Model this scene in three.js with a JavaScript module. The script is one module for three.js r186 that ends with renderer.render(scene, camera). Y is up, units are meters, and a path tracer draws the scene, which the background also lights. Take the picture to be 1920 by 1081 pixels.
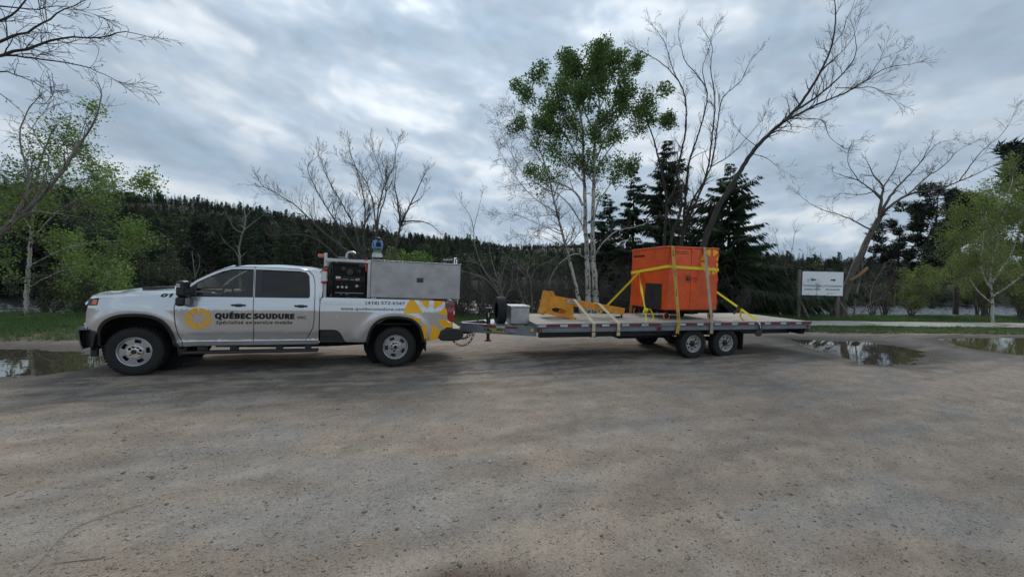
import * as THREE from 'three';
import { mergeGeometries } from 'three/addons/utils/BufferGeometryUtils.js';
import { RoundedBoxGeometry } from 'three/addons/geometries/RoundedBoxGeometry.js';
import { TessellateModifier } from 'three/addons/modifiers/TessellateModifier.js';
import { createNoise2D, createNoise3D } from 'simplex-noise';

// ---------------------------------------------------------------- camera, sky, sun, exposure
const scene = new THREE.Scene();
const camera = new THREE.PerspectiveCamera(73.72, 1024 / 576, 0.05, 4000);
camera.position.set(0, 1.8435, 0);
camera.rotation.set(-0.0371, 0, 0.0105);
const renderer = new THREE.WebGLRenderer({ antialias: true });
renderer.toneMapping = THREE.LinearToneMapping;
renderer.toneMappingExposure = 1.3;
renderer.shadowMap.enabled = true;

function mulberry(a) {
  return () => { a = (a + 0x6d2b79f5) | 0; let t = Math.imul(a ^ (a >>> 15), 1 | a); t = (t + Math.imul(t ^ (t >>> 7), 61 | t)) ^ t; return ((t ^ (t >>> 14)) >>> 0) / 4294967296; };
}
const R0 = mulberry(77);
const n2 = createNoise2D(mulberry(11)), n3 = createNoise3D(mulberry(12));
const { clamp, lerp } = THREE.MathUtils;
const ss = (e0, e1, x) => { const t = clamp((x - e0) / (e1 - e0), 0, 1); return t * t * (3 - 2 * t); };
function fbm2(x, y, o = 4, g = 0.5) { let s = 0, a = 1, t = 0; for (let i = 0; i < o; i++) { s += a * n2(x, y); t += a; a *= g; x = x * 2.03 + 17.1; y = y * 2.03 - 9.3; } return s / t; }
function fbm3(x, y, z, o = 4, g = 0.5) { let s = 0, a = 1, t = 0; for (let i = 0; i < o; i++) { s += a * n3(x, y, z); t += a; a *= g; x = x * 2.03 + 17.1; y = y * 2.03 - 9.3; z = z * 2.03 + 3.7; } return s / t; }
function pw(x, P) { if (x <= P[0][0]) return P[0][1]; for (let i = 1; i < P.length; i++) if (x <= P[i][0]) { const t = (x - P[i - 1][0]) / (P[i][0] - P[i - 1][0]); return lerp(P[i - 1][1], P[i][1], t); } return P[P.length - 1][1]; }
function pws(x, P) { if (x <= P[0][0]) return P[0][1]; for (let i = 1; i < P.length; i++) if (x <= P[i][0]) return lerp(P[i - 1][1], P[i][1], ss(P[i - 1][0], P[i][0], x)); return P[P.length - 1][1]; }

const SUN = new THREE.Vector3(-0.08, 0.63, -0.77).normalize();
{ // overcast sky: streaky stratocumulus sheets, thinner and brighter where the sun stands behind them
  const W = 2048, H = 1024, data = new Float32Array(W * H * 4);
  for (let row = 0; row < H; row++) {
    const up = ((row + 0.5) / H - 0.5) * Math.PI, y = Math.sin(up), c = Math.cos(up);
    for (let col = 0; col < W; col++) {
      const i = (row * W + col) * 4, a = ((col + 0.5) / W - 0.5) * 2 * Math.PI, x = Math.cos(a) * c, z = Math.sin(a) * c;
      let r = 0.4, g = 0.43, b = 0.49;
      if (y > -0.01) {
        const k = 2.1 / (Math.max(y, 0) + 0.34), px = x * k, pz = z * k;
        const u = px * 0.34 - pz * 0.94, v = px * 0.94 + pz * 0.34;   // bands run away to the right
        const wx = 0.34 * fbm2(u * 0.6 + 3, v * 0.7, 4), wz = 0.34 * fbm2(u * 0.6 - 8, v * 0.7 + 5, 4);
        const big = fbm2(u * 0.4 + wx + 1.7, v * 0.62 + wz + 0.4, 4), mid = fbm3(x * 2.6 + wx + 3, y * 6.5 + 0.8 * x, z * 2.6 + wz, 5, 0.56), fine = fbm3(x * 9 + 1, y * 19 + 3 * x, z * 9, 4, 0.6);
        const d = 0.3 * big + 0.72 * mid + 0.24 * fine;                // > 0 thick and dark
        const thick = ss(-0.6, 0.62, d), lift = ss(0.0, -0.75, d);
        const cs = x * SUN.x + y * SUN.y + z * SUN.z, glow = Math.exp((cs - 1) * 7), core = Math.exp((cs - 1) * 60);
        const low = Math.exp(-Math.max(y, 0) * 9);
        let L = 0.55 - 0.18 * thick + 0.11 * lift + 0.09 * fine;
        L *= 0.93 + 0.14 * y + 0.32 * glow * (0.6 + 0.8 * lift) + 0.6 * core * lift;
        const gap = low * ss(0.12, -0.35, 0.7 * mid + 0.45 * big);   // pale breaks low down
        L = lerp(L, 0.76, 0.55 * gap);
        const blue = lerp(0.2 + 0.13 * thick, 0.09, lift);
        r = L * (1 - blue * 0.95 + 0.05 * gap); g = L * (1 - blue * 0.32 + 0.03 * gap); b = L * (1 + blue * 0.38 - 0.05 * gap);
      }
      data[i] = r; data[i + 1] = g; data[i + 2] = b; data[i + 3] = 1;
    }
  }
  const t = new THREE.DataTexture(data, W, H, THREE.RGBAFormat, THREE.FloatType);
  t.mapping = THREE.EquirectangularReflectionMapping; t.magFilter = THREE.LinearFilter; t.needsUpdate = true;
  scene.background = t; scene.environment = t;
}
const sun = new THREE.DirectionalLight(new THREE.Color().setRGB(1, 0.95, 0.88), 1.5);
sun.position.copy(SUN).multiplyScalar(80); sun.name = 'sun';
sun.castShadow = true; sun.shadow.radius = 45; sun.shadow.mapSize.set(2048, 2048);
Object.assign(sun.shadow.camera, { left: -35, right: 35, top: 35, bottom: -35, near: 1, far: 200 });
scene.add(sun);

// ---------------------------------------------------------------- object helpers
const used = new Map();
function numbered(name) { const n = used.get(name) ?? 0; used.set(name, n + 1); return n ? `${name}_${String(n).padStart(3, '0')}` : name; }
function shade(m) { m.castShadow = true; m.receiveShadow = true; return m; }
function tag(o, label, category, group) { o.userData.label = label; o.userData.category = category; if (group) o.userData.group = group; return o; }
function thing(name, label, category, pos = [0, 0, 0], turn = 0, group, parent = scene) {
  const o = new THREE.Group(); o.name = numbered(name); parent.add(o); o.position.set(...pos); o.rotation.y = turn; return tag(o, label, category, group);
}
function part(parent, name, geo, mat, label) {
  const g = geo instanceof Geo ? geo.done() : geo; const m = shade(new THREE.Mesh(g, mat)); m.name = name; parent.add(m); if (label) m.userData.label = label; return m;
}
function single(name, geo, mat, label, category, group) { const m = part(scene, numbered(name), geo, mat); return tag(m, label, category, group); }
function struct(name, geo, mat) { const m = part(scene, numbered(name), geo, mat); m.userData.kind = 'structure'; return m; }
function stuff(m, name, label, parent = scene) { m.name = numbered(name); m.userData.kind = 'stuff'; m.userData.label = label; shade(m); parent.add(m); return m; }

function boxUV(g) {
  const p = g.attributes.position, n = g.attributes.normal, uv = new Float32Array(p.count * 2);
  for (let i = 0; i < p.count; i++) {
    const ax = Math.abs(n.getX(i)), ay = Math.abs(n.getY(i)), az = Math.abs(n.getZ(i));
    if (az >= ax && az >= ay) { uv[2 * i] = p.getX(i); uv[2 * i + 1] = p.getY(i); } else if (ax >= ay) { uv[2 * i] = p.getZ(i); uv[2 * i + 1] = p.getY(i); } else { uv[2 * i] = p.getX(i); uv[2 * i + 1] = p.getZ(i); }
  }
  g.setAttribute('uv', new THREE.BufferAttribute(uv, 2)); return g;
}
const M4 = new THREE.Matrix4(), Q = new THREE.Quaternion(), EU = new THREE.Euler();
class Geo {
  constructor(keepUV = false) { this.l = []; this.k = keepUV; }
  add(g, x = 0, y = 0, z = 0, rx = 0, ry = 0, rz = 0) {
    g = g.index ? g.toNonIndexed() : g.clone();
    for (const n of Object.keys(g.attributes)) if (!['position', 'normal', 'uv'].includes(n)) g.deleteAttribute(n);
    if (!g.attributes.normal) g.computeVertexNormals();
    if (!g.attributes.uv) boxUV(g);
    EU.set(rx, ry, rz); Q.setFromEuler(EU); M4.compose(new THREE.Vector3(x, y, z), Q, new THREE.Vector3(1, 1, 1)); g.applyMatrix4(M4); this.l.push(g); return this;
  }
  box(w, h, d, x, y, z, rx = 0, ry = 0, rz = 0) { return this.add(new THREE.BoxGeometry(w, h, d), x, y, z, rx, ry, rz); }
  rb(w, h, d, x, y, z, b = 0.008, rx = 0, ry = 0, rz = 0) { return this.add(new RoundedBoxGeometry(w, h, d, 2, Math.min(b, w / 2.1, h / 2.1, d / 2.1)), x, y, z, rx, ry, rz); }
  cyl(r0, r1, h, x, y, z, rx = 0, ry = 0, rz = 0, s = 20) { return this.add(new THREE.CylinderGeometry(r1, r0, h, s), x, y, z, rx, ry, rz); }
  tor(R, r, x, y, z, rx = 0, ry = 0, rz = 0, s = 28, t = 8) { return this.add(new THREE.TorusGeometry(R, r, t, s), x, y, z, rx, ry, rz); }
  sph(r, x, y, z, sx = 1, sy = 1, sz = 1) { const g = new THREE.SphereGeometry(r, 20, 14); g.scale(sx, sy, sz); return this.add(g, x, y, z); }
  tube(P, r, s = 7, closed = false, seg) { const c = new THREE.CatmullRomCurve3(P.map((p) => new THREE.Vector3(...p)), closed, 'centripetal'); return this.add(new THREE.TubeGeometry(c, seg ?? Math.max(4, P.length * 6), r, s, closed)); }
  bar(a, b, r, s = 7) { const A = new THREE.Vector3(...a), B = new THREE.Vector3(...b), d = B.clone().sub(A), g = new THREE.CylinderGeometry(r, r, d.length(), s); const q = new THREE.Quaternion().setFromUnitVectors(new THREE.Vector3(0, 1, 0), d.clone().normalize()); g.applyQuaternion(q); return this.add(g, (A.x + B.x) / 2, (A.y + B.y) / 2, (A.z + B.z) / 2); }
  ex(shape, depth, x = 0, y = 0, z = 0, bevel = 0, rx = 0, ry = 0, rz = 0, cs = 8) { const g = new THREE.ExtrudeGeometry(shape, { depth: depth - 2 * bevel, bevelEnabled: bevel > 0, bevelSize: bevel, bevelThickness: bevel, bevelOffset: -bevel, bevelSegments: 2, curveSegments: cs }); g.translate(0, 0, bevel); g.deleteAttribute('uv'); return this.add(g, x, y, z, rx, ry, rz); }
  lathe(P, x = 0, y = 0, z = 0, rx = 0, ry = 0, rz = 0, s = 40) { return this.add(new THREE.LatheGeometry(P.map((p) => new THREE.Vector2(...p)), s), x, y, z, rx, ry, rz); }
  done() { const g = this.l.length > 1 ? mergeGeometries(this.l) : this.l[0]; return this.k ? g : boxUV(g); }
}
const poly = (P) => { const s = new THREE.Shape(); P.forEach((p, i) => (i ? s.lineTo(p[0], p[1]) : s.moveTo(p[0], p[1]))); s.closePath(); return s; };
const holeP = (P) => { const s = new THREE.Path(); P.forEach((p, i) => (i ? s.lineTo(p[0], p[1]) : s.moveTo(p[0], p[1]))); s.closePath(); return s; };
function rrect(x, y, w, h, r) { const s = new THREE.Shape(); s.moveTo(x + r, y); s.lineTo(x + w - r, y); s.absarc(x + w - r, y + r, r, -Math.PI / 2, 0); s.lineTo(x + w, y + h - r); s.absarc(x + w - r, y + h - r, r, 0, Math.PI / 2); s.lineTo(x + r, y + h); s.absarc(x + r, y + h - r, r, Math.PI / 2, Math.PI); s.lineTo(x, y + r); s.absarc(x + r, y + r, r, Math.PI, 1.5 * Math.PI); return s; }
function round(P, n = 4, closed = true) { // corner cutting: smooth outlines
  for (let k = 0; k < n; k++) { const o = []; for (let i = 0; i < P.length; i++) { const a = P[i], b = P[(i + 1) % P.length]; o.push([a[0] * 0.75 + b[0] * 0.25, a[1] * 0.75 + b[1] * 0.25], [a[0] * 0.25 + b[0] * 0.75, a[1] * 0.25 + b[1] * 0.75]); } P = o; } return P;
}
function grid(nu, nv, fn) {
  const pos = [], uv = [], idx = [];
  for (let j = 0; j <= nv; j++) for (let i = 0; i <= nu; i++) { pos.push(...fn(i / nu, j / nv)); uv.push(i / nu, j / nv); }
  for (let j = 0; j < nv; j++) for (let i = 0; i < nu; i++) { const a = j * (nu + 1) + i, b = a + 1, c = a + nu + 1, d = c + 1; idx.push(a, b, d, a, d, c); }
  const g = new THREE.BufferGeometry(); g.setAttribute('position', new THREE.Float32BufferAttribute(pos, 3)); g.setAttribute('uv', new THREE.Float32BufferAttribute(uv, 2)); g.setIndex(idx); g.computeVertexNormals(); return g;
}
// a sheet whose outline is drawn in (x, y) and which bulges in z by lat(x, y), with its edges turned in by thick
const tess = new TessellateModifier(0.07, 9);
function panel(out, holes, lat, thick = 0.02, side = 1, off = 0) {
  const s = out.curves ? out : poly(out); for (const h of holes) s.holes.push(holeP(h));
  let g = new THREE.ShapeGeometry(s); g.deleteAttribute('uv'); g.deleteAttribute('normal'); g = tess.modify(g.toNonIndexed());
  const p = g.attributes.position, pos = [], nor = [], e = 0.012;
  const N = (x, y) => { const dx = (lat(x + e, y) - lat(x - e, y)) / (2 * e), dy = (lat(x, y + e) - lat(x, y - e)) / (2 * e), l = Math.hypot(dx, dy, 1); return [-dx / l, -dy / l, 1 / l]; };
  const v = (x, y, z, n) => { pos.push(x, y, z * side); nor.push(n[0], n[1], n[2] * side); };
  for (let i = 0; i < p.count; i += 3) for (const k of side > 0 ? [0, 1, 2] : [0, 2, 1]) { const x = p.getX(i + k), y = p.getY(i + k); v(x, y, lat(x, y) + off, N(x, y)); }
  const ring = (P, inward) => {
    let A = 0; for (let i = 0; i < P.length; i++) { const a = P[i], b = P[(i + 1) % P.length]; A += a[0] * b[1] - b[0] * a[1]; }
    const ccw = A > 0 ? 1 : -1;
    for (let i = 0; i < P.length; i++) {
      const a = P[i], b = P[(i + 1) % P.length], L = Math.hypot(b[0] - a[0], b[1] - a[1]); if (L < 1e-6) continue;
      const m = Math.max(1, Math.ceil(L / 0.07)), n = [((b[1] - a[1]) / L) * ccw * inward, (-(b[0] - a[0]) / L) * ccw * inward, 0];
      for (let k = 0; k < m; k++) {
        const q = (t) => [lerp(a[0], b[0], t), lerp(a[1], b[1], t)], A0 = q(k / m), B0 = q((k + 1) / m), za = lat(...A0) + off, zb = lat(...B0) + off;
        const Q1 = [[...A0, za], [...B0, zb], [...B0, zb - thick], [...A0, za - thick]]; for (const q4 of ccw * inward * side > 0 ? [0, 2, 1, 0, 3, 2] : [0, 1, 2, 0, 2, 3]) v(...Q1[q4], n);
      }
    }
  };
  if (thick > 0) { ring(s.getPoints().map((q) => [q.x, q.y]), 1); for (const h of holes) ring(h, -1); }
  g = new THREE.BufferGeometry(); g.setAttribute('position', new THREE.Float32BufferAttribute(pos, 3)); g.setAttribute('normal', new THREE.Float32BufferAttribute(nor, 3)); return boxUV(g);
}
// flat print laid on such a sheet: corner (x0, y0), size w x h
function printOn(x0, y0, w, h, lat, off = 0.003, side = 1, nu = 12, nv = 8) { return grid(nu, nv, (u, v) => [x0 + u * w, y0 + v * h, (lat(x0 + u * w, y0 + v * h) + off) * side]); }

// ---------------------------------------------------------------- textures and materials
function canvas(w, h, draw) { const c = document.createElement('canvas'); c.width = w; c.height = h; draw(c.getContext('2d'), w, h); const t = new THREE.CanvasTexture(c); t.colorSpace = THREE.SRGBColorSpace; return t; }
// periodic value noise, for textures that tile
function tileNoise(seed) {
  const r = mulberry(seed), T = new Float32Array(65536); for (let i = 0; i < 65536; i++) T[i] = r();
  return (u, v, px, py, oct = 1, g = 0.5) => {
    let s = 0, a = 1, t = 0;
    for (let o = 0; o < oct; o++) {
      const X = u * px, Y = v * py, x0 = Math.floor(X), y0 = Math.floor(Y), fx = X - x0, fy = Y - y0, sx = fx * fx * (3 - 2 * fx), sy = fy * fy * (3 - 2 * fy);
      const h = (i, j) => T[((((i % px) + px) % px) * 157 + (((j % py) + py) % py) * 8191 + o * 977) & 65535];
      s += a * lerp(lerp(h(x0, y0), h(x0 + 1, y0), sx), lerp(h(x0, y0 + 1), h(x0 + 1, y0 + 1), sx), sy); t += a; a *= g; px *= 2; py *= 2;
    }
    return s / t;
  };
}
function dataTex(w, h, fn, srgb = false, metres = 1) {
  const d = new Uint8Array(w * h * 4);
  for (let y = 0; y < h; y++) for (let x = 0; x < w; x++) { const c = fn((x + 0.5) / w, (y + 0.5) / h), i = (y * w + x) * 4; if (typeof c === 'number') { d[i] = d[i + 1] = d[i + 2] = clamp(c * 255, 0, 255); } else { d[i] = clamp(c[0] * 255, 0, 255); d[i + 1] = clamp(c[1] * 255, 0, 255); d[i + 2] = clamp(c[2] * 255, 0, 255); } d[i + 3] = 255; }
  const t = new THREE.DataTexture(d, w, h); t.wrapS = t.wrapT = THREE.RepeatWrapping; t.magFilter = THREE.LinearFilter; t.minFilter = THREE.LinearMipmapLinearFilter; if (srgb) t.colorSpace = THREE.SRGBColorSpace;
  const k = Array.isArray(metres) ? metres : [metres, metres]; t.repeat.set(1 / k[0], 1 / k[1]); t.needsUpdate = true; return t;
}
const tn = tileNoise(3), tn2 = tileNoise(9);
const rgb = (r, g, b) => new THREE.Color().setRGB(r, g, b);
const std = (c, rough, metal = 0, extra = {}) => new THREE.MeshStandardMaterial({ color: Array.isArray(c) ? rgb(...c) : c, roughness: rough, metalness: metal, ...extra });
const phy = (c, rough, metal = 0, extra = {}) => new THREE.MeshPhysicalMaterial({ color: Array.isArray(c) ? rgb(...c) : c, roughness: rough, metalness: metal, ...extra });
const again = (t, a, b = a) => { const c = t.clone(); c.repeat.set(1 / a, 1 / b); c.needsUpdate = true; return c; };

const TX = {};
TX.grunge = dataTex(512, 512, (u, v) => { const a = tn(u, v, 5, 5, 6, 0.6), b = tn2(u, v, 40, 40, 3); return 0.55 + 0.45 * clamp(1.6 * (a - 0.28) + 0.25 * (b - 0.5), 0, 1); }, false, 1.2);
TX.mottle = dataTex(512, 512, (u, v) => { const a = tn(u, v, 6, 6, 6, 0.6), b = tn2(u, v, 60, 60, 3); const k = 0.72 + 0.5 * (a - 0.45) + 0.16 * (b - 0.5); return [k, k, k]; }, false, 0.9);
TX.brushed = dataTex(512, 512, (u, v) => { const a = tn(u, v, 3, 200, 3, 0.7), b = tn2(u, v, 7, 7, 5), c = tn(u, v, 90, 90, 2); const k = 0.7 + 0.16 * (a - 0.5) + 0.36 * (b - 0.5) + 0.1 * (c - 0.5); return k; }, false, 1.1);
TX.galv = dataTex(512, 512, (u, v) => { const a = tn(u, v, 22, 22, 2, 0.6), b = tn2(u, v, 6, 6, 5); const k = 0.66 + 0.22 * (a - 0.5) + 0.4 * (b - 0.5); return [k, k, k * 1.02]; }, false, 1);
TX.diamond = dataTex(256, 256, (u, v) => { // raised bars, alternating at right angles
  const n = 6, x = u * n, y = v * n, i = Math.floor(x), j = Math.floor(y), s = (i + j) & 1 ? 1 : -1, a = x - i - 0.5, b = y - j - 0.5, p = (a + s * b) * 0.7071, q = (a - s * b) * 0.7071; return clamp(1.25 - Math.hypot(p / 0.42, q / 0.13), 0, 1); }, false, 0.2);
TX.rubber = dataTex(256, 256, (u, v) => 0.6 + 0.5 * (tn(u, v, 8, 8, 5, 0.6) - 0.4), false, 0.6);
TX.plank = dataTex(512, 512, (u, v) => { // weathered plywood-like boards: grain along x, grey and tan, dark scuffs
  const g = tn(u, v, 3, 90, 4, 0.6), b = tn2(u, v, 4, 5, 5, 0.6), s = tn(u, v, 6, 40, 3), k = 0.42 + 0.34 * (g - 0.5) + 0.3 * (b - 0.5) - 0.35 * ss(0.68, 0.8, s);
  const w = clamp(0.5 + 1.6 * (tn2(u, v, 3, 9, 4) - 0.5), 0, 1); return [k * lerp(1.02, 1.12, w), k * lerp(0.98, 0.95, w), k * lerp(0.93, 0.74, w)]; }, false, [2.4, 0.9]);
TX.barkGrey = dataTex(256, 512, (u, v) => { const a = tn(u, v, 14, 8, 5, 0.65), b = tn2(u, v, 4, 5, 4), k = 0.62 + 0.7 * (a - 0.5) + 0.35 * (b - 0.5); return [k, k * 0.97, k * 0.93]; }, false, [0.6, 1.2]);
TX.birch = dataTex(256, 512, (u, v) => { // white bark with dark cross marks and black scars
  const a = tn(u, v, 5, 60, 3, 0.6), b = tn2(u, v, 4, 10, 5, 0.6), m = ss(0.58, 0.66, a) * ss(0.35, 0.6, tn(u, v, 7, 20, 2)), s = ss(0.6, 0.66, b); let k = 0.86 + 0.2 * (tn2(u, v, 20, 20, 3) - 0.5); k *= (1 - 0.75 * m) * (1 - 0.88 * s); return [k, k * 0.97, k * 0.92]; }, false, [0.5, 1.6]);
TX.leaf = dataTex(256, 256, (u, v) => { const k = 0.75 + 0.5 * (tn(u, v, 9, 9, 4) - 0.5); return [k, k, k * 0.9]; }, false, 1.3);

const MAT = {
  paint: phy([0.62, 0.63, 0.645], 0.19, 0.75, { clearcoat: 1, clearcoatRoughness: 0.03 }),
  black: std([0.018, 0.018, 0.019], 0.55, 0, { roughnessMap: TX.grunge }),
  blackGloss: phy([0.012, 0.012, 0.013], 0.18, 0, { clearcoat: 0.6, clearcoatRoughness: 0.1 }),
  under: std([0.012, 0.012, 0.012], 0.9),
  liner: std([0.008, 0.008, 0.008], 0.95),
  tyre: std([0.026, 0.025, 0.024], 0.85, 0, { map: TX.rubber, bumpMap: TX.rubber, bumpScale: 0.002 }),
  alloy: std([0.46, 0.47, 0.49], 0.36, 0.85, { roughnessMap: TX.grunge }),
  chrome: std([0.8, 0.8, 0.82], 0.14, 1),
  steelDark: std([0.1, 0.1, 0.105], 0.55, 0.6, { map: TX.mottle }),
  glassFront: phy([0.62, 0.66, 0.65], 0.02, 0, { transmission: 1, thickness: 0, ior: 1.5 }),
  glassRear: phy([0.035, 0.035, 0.045], 0.03, 0, { transmission: 1, thickness: 0, ior: 1.5 }),
  lampGlass: phy([0.75, 0.78, 0.8], 0.08, 0, { clearcoat: 1 }),
  amber: phy([0.65, 0.13, 0.015], 0.15, 0, { clearcoat: 1 }),
  red: phy([0.32, 0.008, 0.012], 0.12, 0, { clearcoat: 1 }),
  redDark: phy([0.1, 0.004, 0.008], 0.15, 0, { clearcoat: 1 }),
  redPlain: std([0.42, 0.02, 0.018], 0.45),
  gold: std([0.7, 0.5, 0.12], 0.35, 0.8),
  seat: std([0.07, 0.068, 0.066], 0.9),
  alu: std([0.72, 0.72, 0.73], 0.42, 0.7, { map: TX.brushed, roughnessMap: TX.grunge }),
  aluBox: std([0.58, 0.58, 0.575], 0.5, 0.55, { map: TX.brushed }),
  diamond: std([0.7, 0.7, 0.705], 0.36, 0.6, { bumpMap: TX.diamond, bumpScale: 0.009, map: again(TX.brushed, 0.7) }),
  galv: std([0.3, 0.32, 0.345], 0.55, 0.45, { map: TX.galv }),
  frame: std([0.06, 0.062, 0.066], 0.6, 0.3, { map: TX.mottle }),
  wood: std([1.0, 1.0, 0.99], 0.85, 0, { map: TX.plank, bumpMap: TX.plank, bumpScale: 0.004 }),
  woodDark: std([0.1, 0.085, 0.07], 0.9, 0, { map: TX.mottle }),
  white: std([0.74, 0.74, 0.73], 0.5, 0, { map: TX.mottle }),
  orange: phy([0.95, 0.115, 0.009], 0.5, 0, { clearcoat: 0.15, clearcoatRoughness: 0.4, map: again(TX.mottle, 1.7), roughnessMap: TX.grunge }),
  yellowSteel: std([0.9, 0.36, 0.025], 0.55, 0.05, { map: again(TX.mottle, 0.5), roughnessMap: TX.grunge }),
  strap: std([0.82, 0.66, 0.03], 0.75),
  strapGold: std([0.72, 0.42, 0.08], 0.8, 0, { map: TX.mottle }),
  strapTan: std([0.5, 0.44, 0.31], 0.85, 0, { map: TX.mottle }),
  strapBeige: std([0.72, 0.64, 0.42], 0.8, 0, { map: TX.mottle }),
  rust: std([0.09, 0.045, 0.025], 0.85, 0.2, { map: TX.mottle }),
  castorOrange: std([0.75, 0.17, 0.05], 0.6),
  tapeRed: std([0.22, 0.018, 0.02], 0.4, 0, { map: TX.mottle }),
  tapeWhite: std([0.6, 0.63, 0.66], 0.4, 0, { map: TX.mottle }),
  bark: std([0.17, 0.15, 0.135], 0.95, 0, { map: TX.barkGrey, bumpMap: TX.barkGrey, bumpScale: 0.01 }),
  barkLight: std([0.27, 0.25, 0.225], 0.95, 0, { map: TX.barkGrey, bumpMap: TX.barkGrey, bumpScale: 0.008 }),
  barkDark: std([0.075, 0.066, 0.058], 0.95, 0, { map: TX.barkGrey, bumpMap: TX.barkGrey, bumpScale: 0.01 }),
  birch: std([0.56, 0.55, 0.52], 0.85, 0, { map: TX.birch }),
  twig: std([0.11, 0.095, 0.085], 0.95),
  twigDark: std([0.06, 0.052, 0.048], 0.95),
  twigLight: std([0.24, 0.22, 0.195], 0.95),
};
const leafMat = (c) => phy(c, 0.85, 0, { transmission: 0.5, thickness: 0, map: TX.leaf, side: THREE.DoubleSide, vertexColors: true });
Object.assign(MAT, {
  leafBirch: leafMat([0.14, 0.27, 0.05]), leafFresh: leafMat([0.2, 0.34, 0.06]), leafYellow: leafMat([0.24, 0.34, 0.06]), leafDark: leafMat([0.06, 0.1, 0.032]),
  spruce: std([0.034, 0.056, 0.024], 0.9), pine: std([0.034, 0.05, 0.03], 0.9), grass: leafMat([0.09, 0.2, 0.03]), grassDry: leafMat([0.22, 0.19, 0.1]),
});

// ---------------------------------------------------------------- the ground: gravel lot, grassy riverbank, river, far hillside
const CY = Math.cos(0.3333), SY = Math.sin(0.3333);
const along = (x, z) => (x + 6.92) * CY - (z + 7.59) * SY, across = (x, z) => (x + 6.92) * SY + (z + 7.59) * CY;
const lotEdge = (x) => pw(x, [[-40, 9.0], [-12, 9.9], [-6, 11.8], [0, 15.4], [8, 15.4], [16, 15.0], [50, 14.6]]);
const bankTop = (x) => pw(x, [[-40, 13.6], [-16, 14.4], [-6, 16.5], [0, 19.2], [15, 20.3], [40, 21]]);
const ridge = (x) => pw(x, [[-1000, 92], [-587, 88], [-440, 78], [-310, 60], [-136, 36], [0, 28], [160, 26], [287, 23], [390, 7], [500, 3], [800, 12]]);
const WATER = -2.5;
const PUDDLES = [
  { level: -0.283, label: 'puddle with bright sky reflections just behind the trailer end', P: [[9.6, -13.2], [10.6, -12.8], [11.9, -12.6], [12.2, -11.5], [11.5, -10.6], [10.2, -9.7], [9.3, -9.25], [8.75, -9.5], [8.9, -10.4], [9.0, -11.6]] },
  { level: -0.287, label: 'wide murky puddle at the right beside the gravel path', P: [[14.0, -11.7], [14.4, -10.5], [17, -10.2], [24, -9.8], [27, -12], [23, -13.9], [18.5, -13.9], [16.6, -13.9], [15, -13.3]] },
  { level: 0.004, label: 'puddle in front of the pickup mirroring the left trees', P: [[-11.7, -8.75], [-10.3, -8.65], [-9.2, -8.35], [-8.05, -7.7], [-7.9, -7.1], [-8.2, -6.6], [-9.2, -6.4], [-13, -6.3], [-17, -6.8], [-16.5, -8.5]] },
];
function sdPoly(P, x, z) {
  let d = 1e9, inside = false;
  for (let i = 0, j = P.length - 1; i < P.length; j = i++) {
    const [ax, az] = P[i], [bx, bz] = P[j], ex = bx - ax, ez = bz - az, t = clamp(((x - ax) * ex + (z - az) * ez) / (ex * ex + ez * ez), 0, 1);
    d = Math.min(d, Math.hypot(x - ax - t * ex, z - az - t * ez));
    if (az > z !== bz > z && x < ((bx - ax) * (z - az)) / (bz - az) + ax) inside = !inside;
  }
  return inside ? d : -d;
}
const TRACKS = [[2.9, 0.03, 1], [4.3, -0.05, 5], [3.6, 0.11, 9], [5.6, 0.06, 14], [2.1, -0.015, 20], [6.4, -0.09, 27]];   // old wheel paths across the lot
const base = (x, z) => pw(along(x, z), [[-14, 0.06], [-2, 0.012], [0, 0.0], [4.37, -0.145], [11.6, -0.256], [17, -0.285], [30, -0.285]]);
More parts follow.
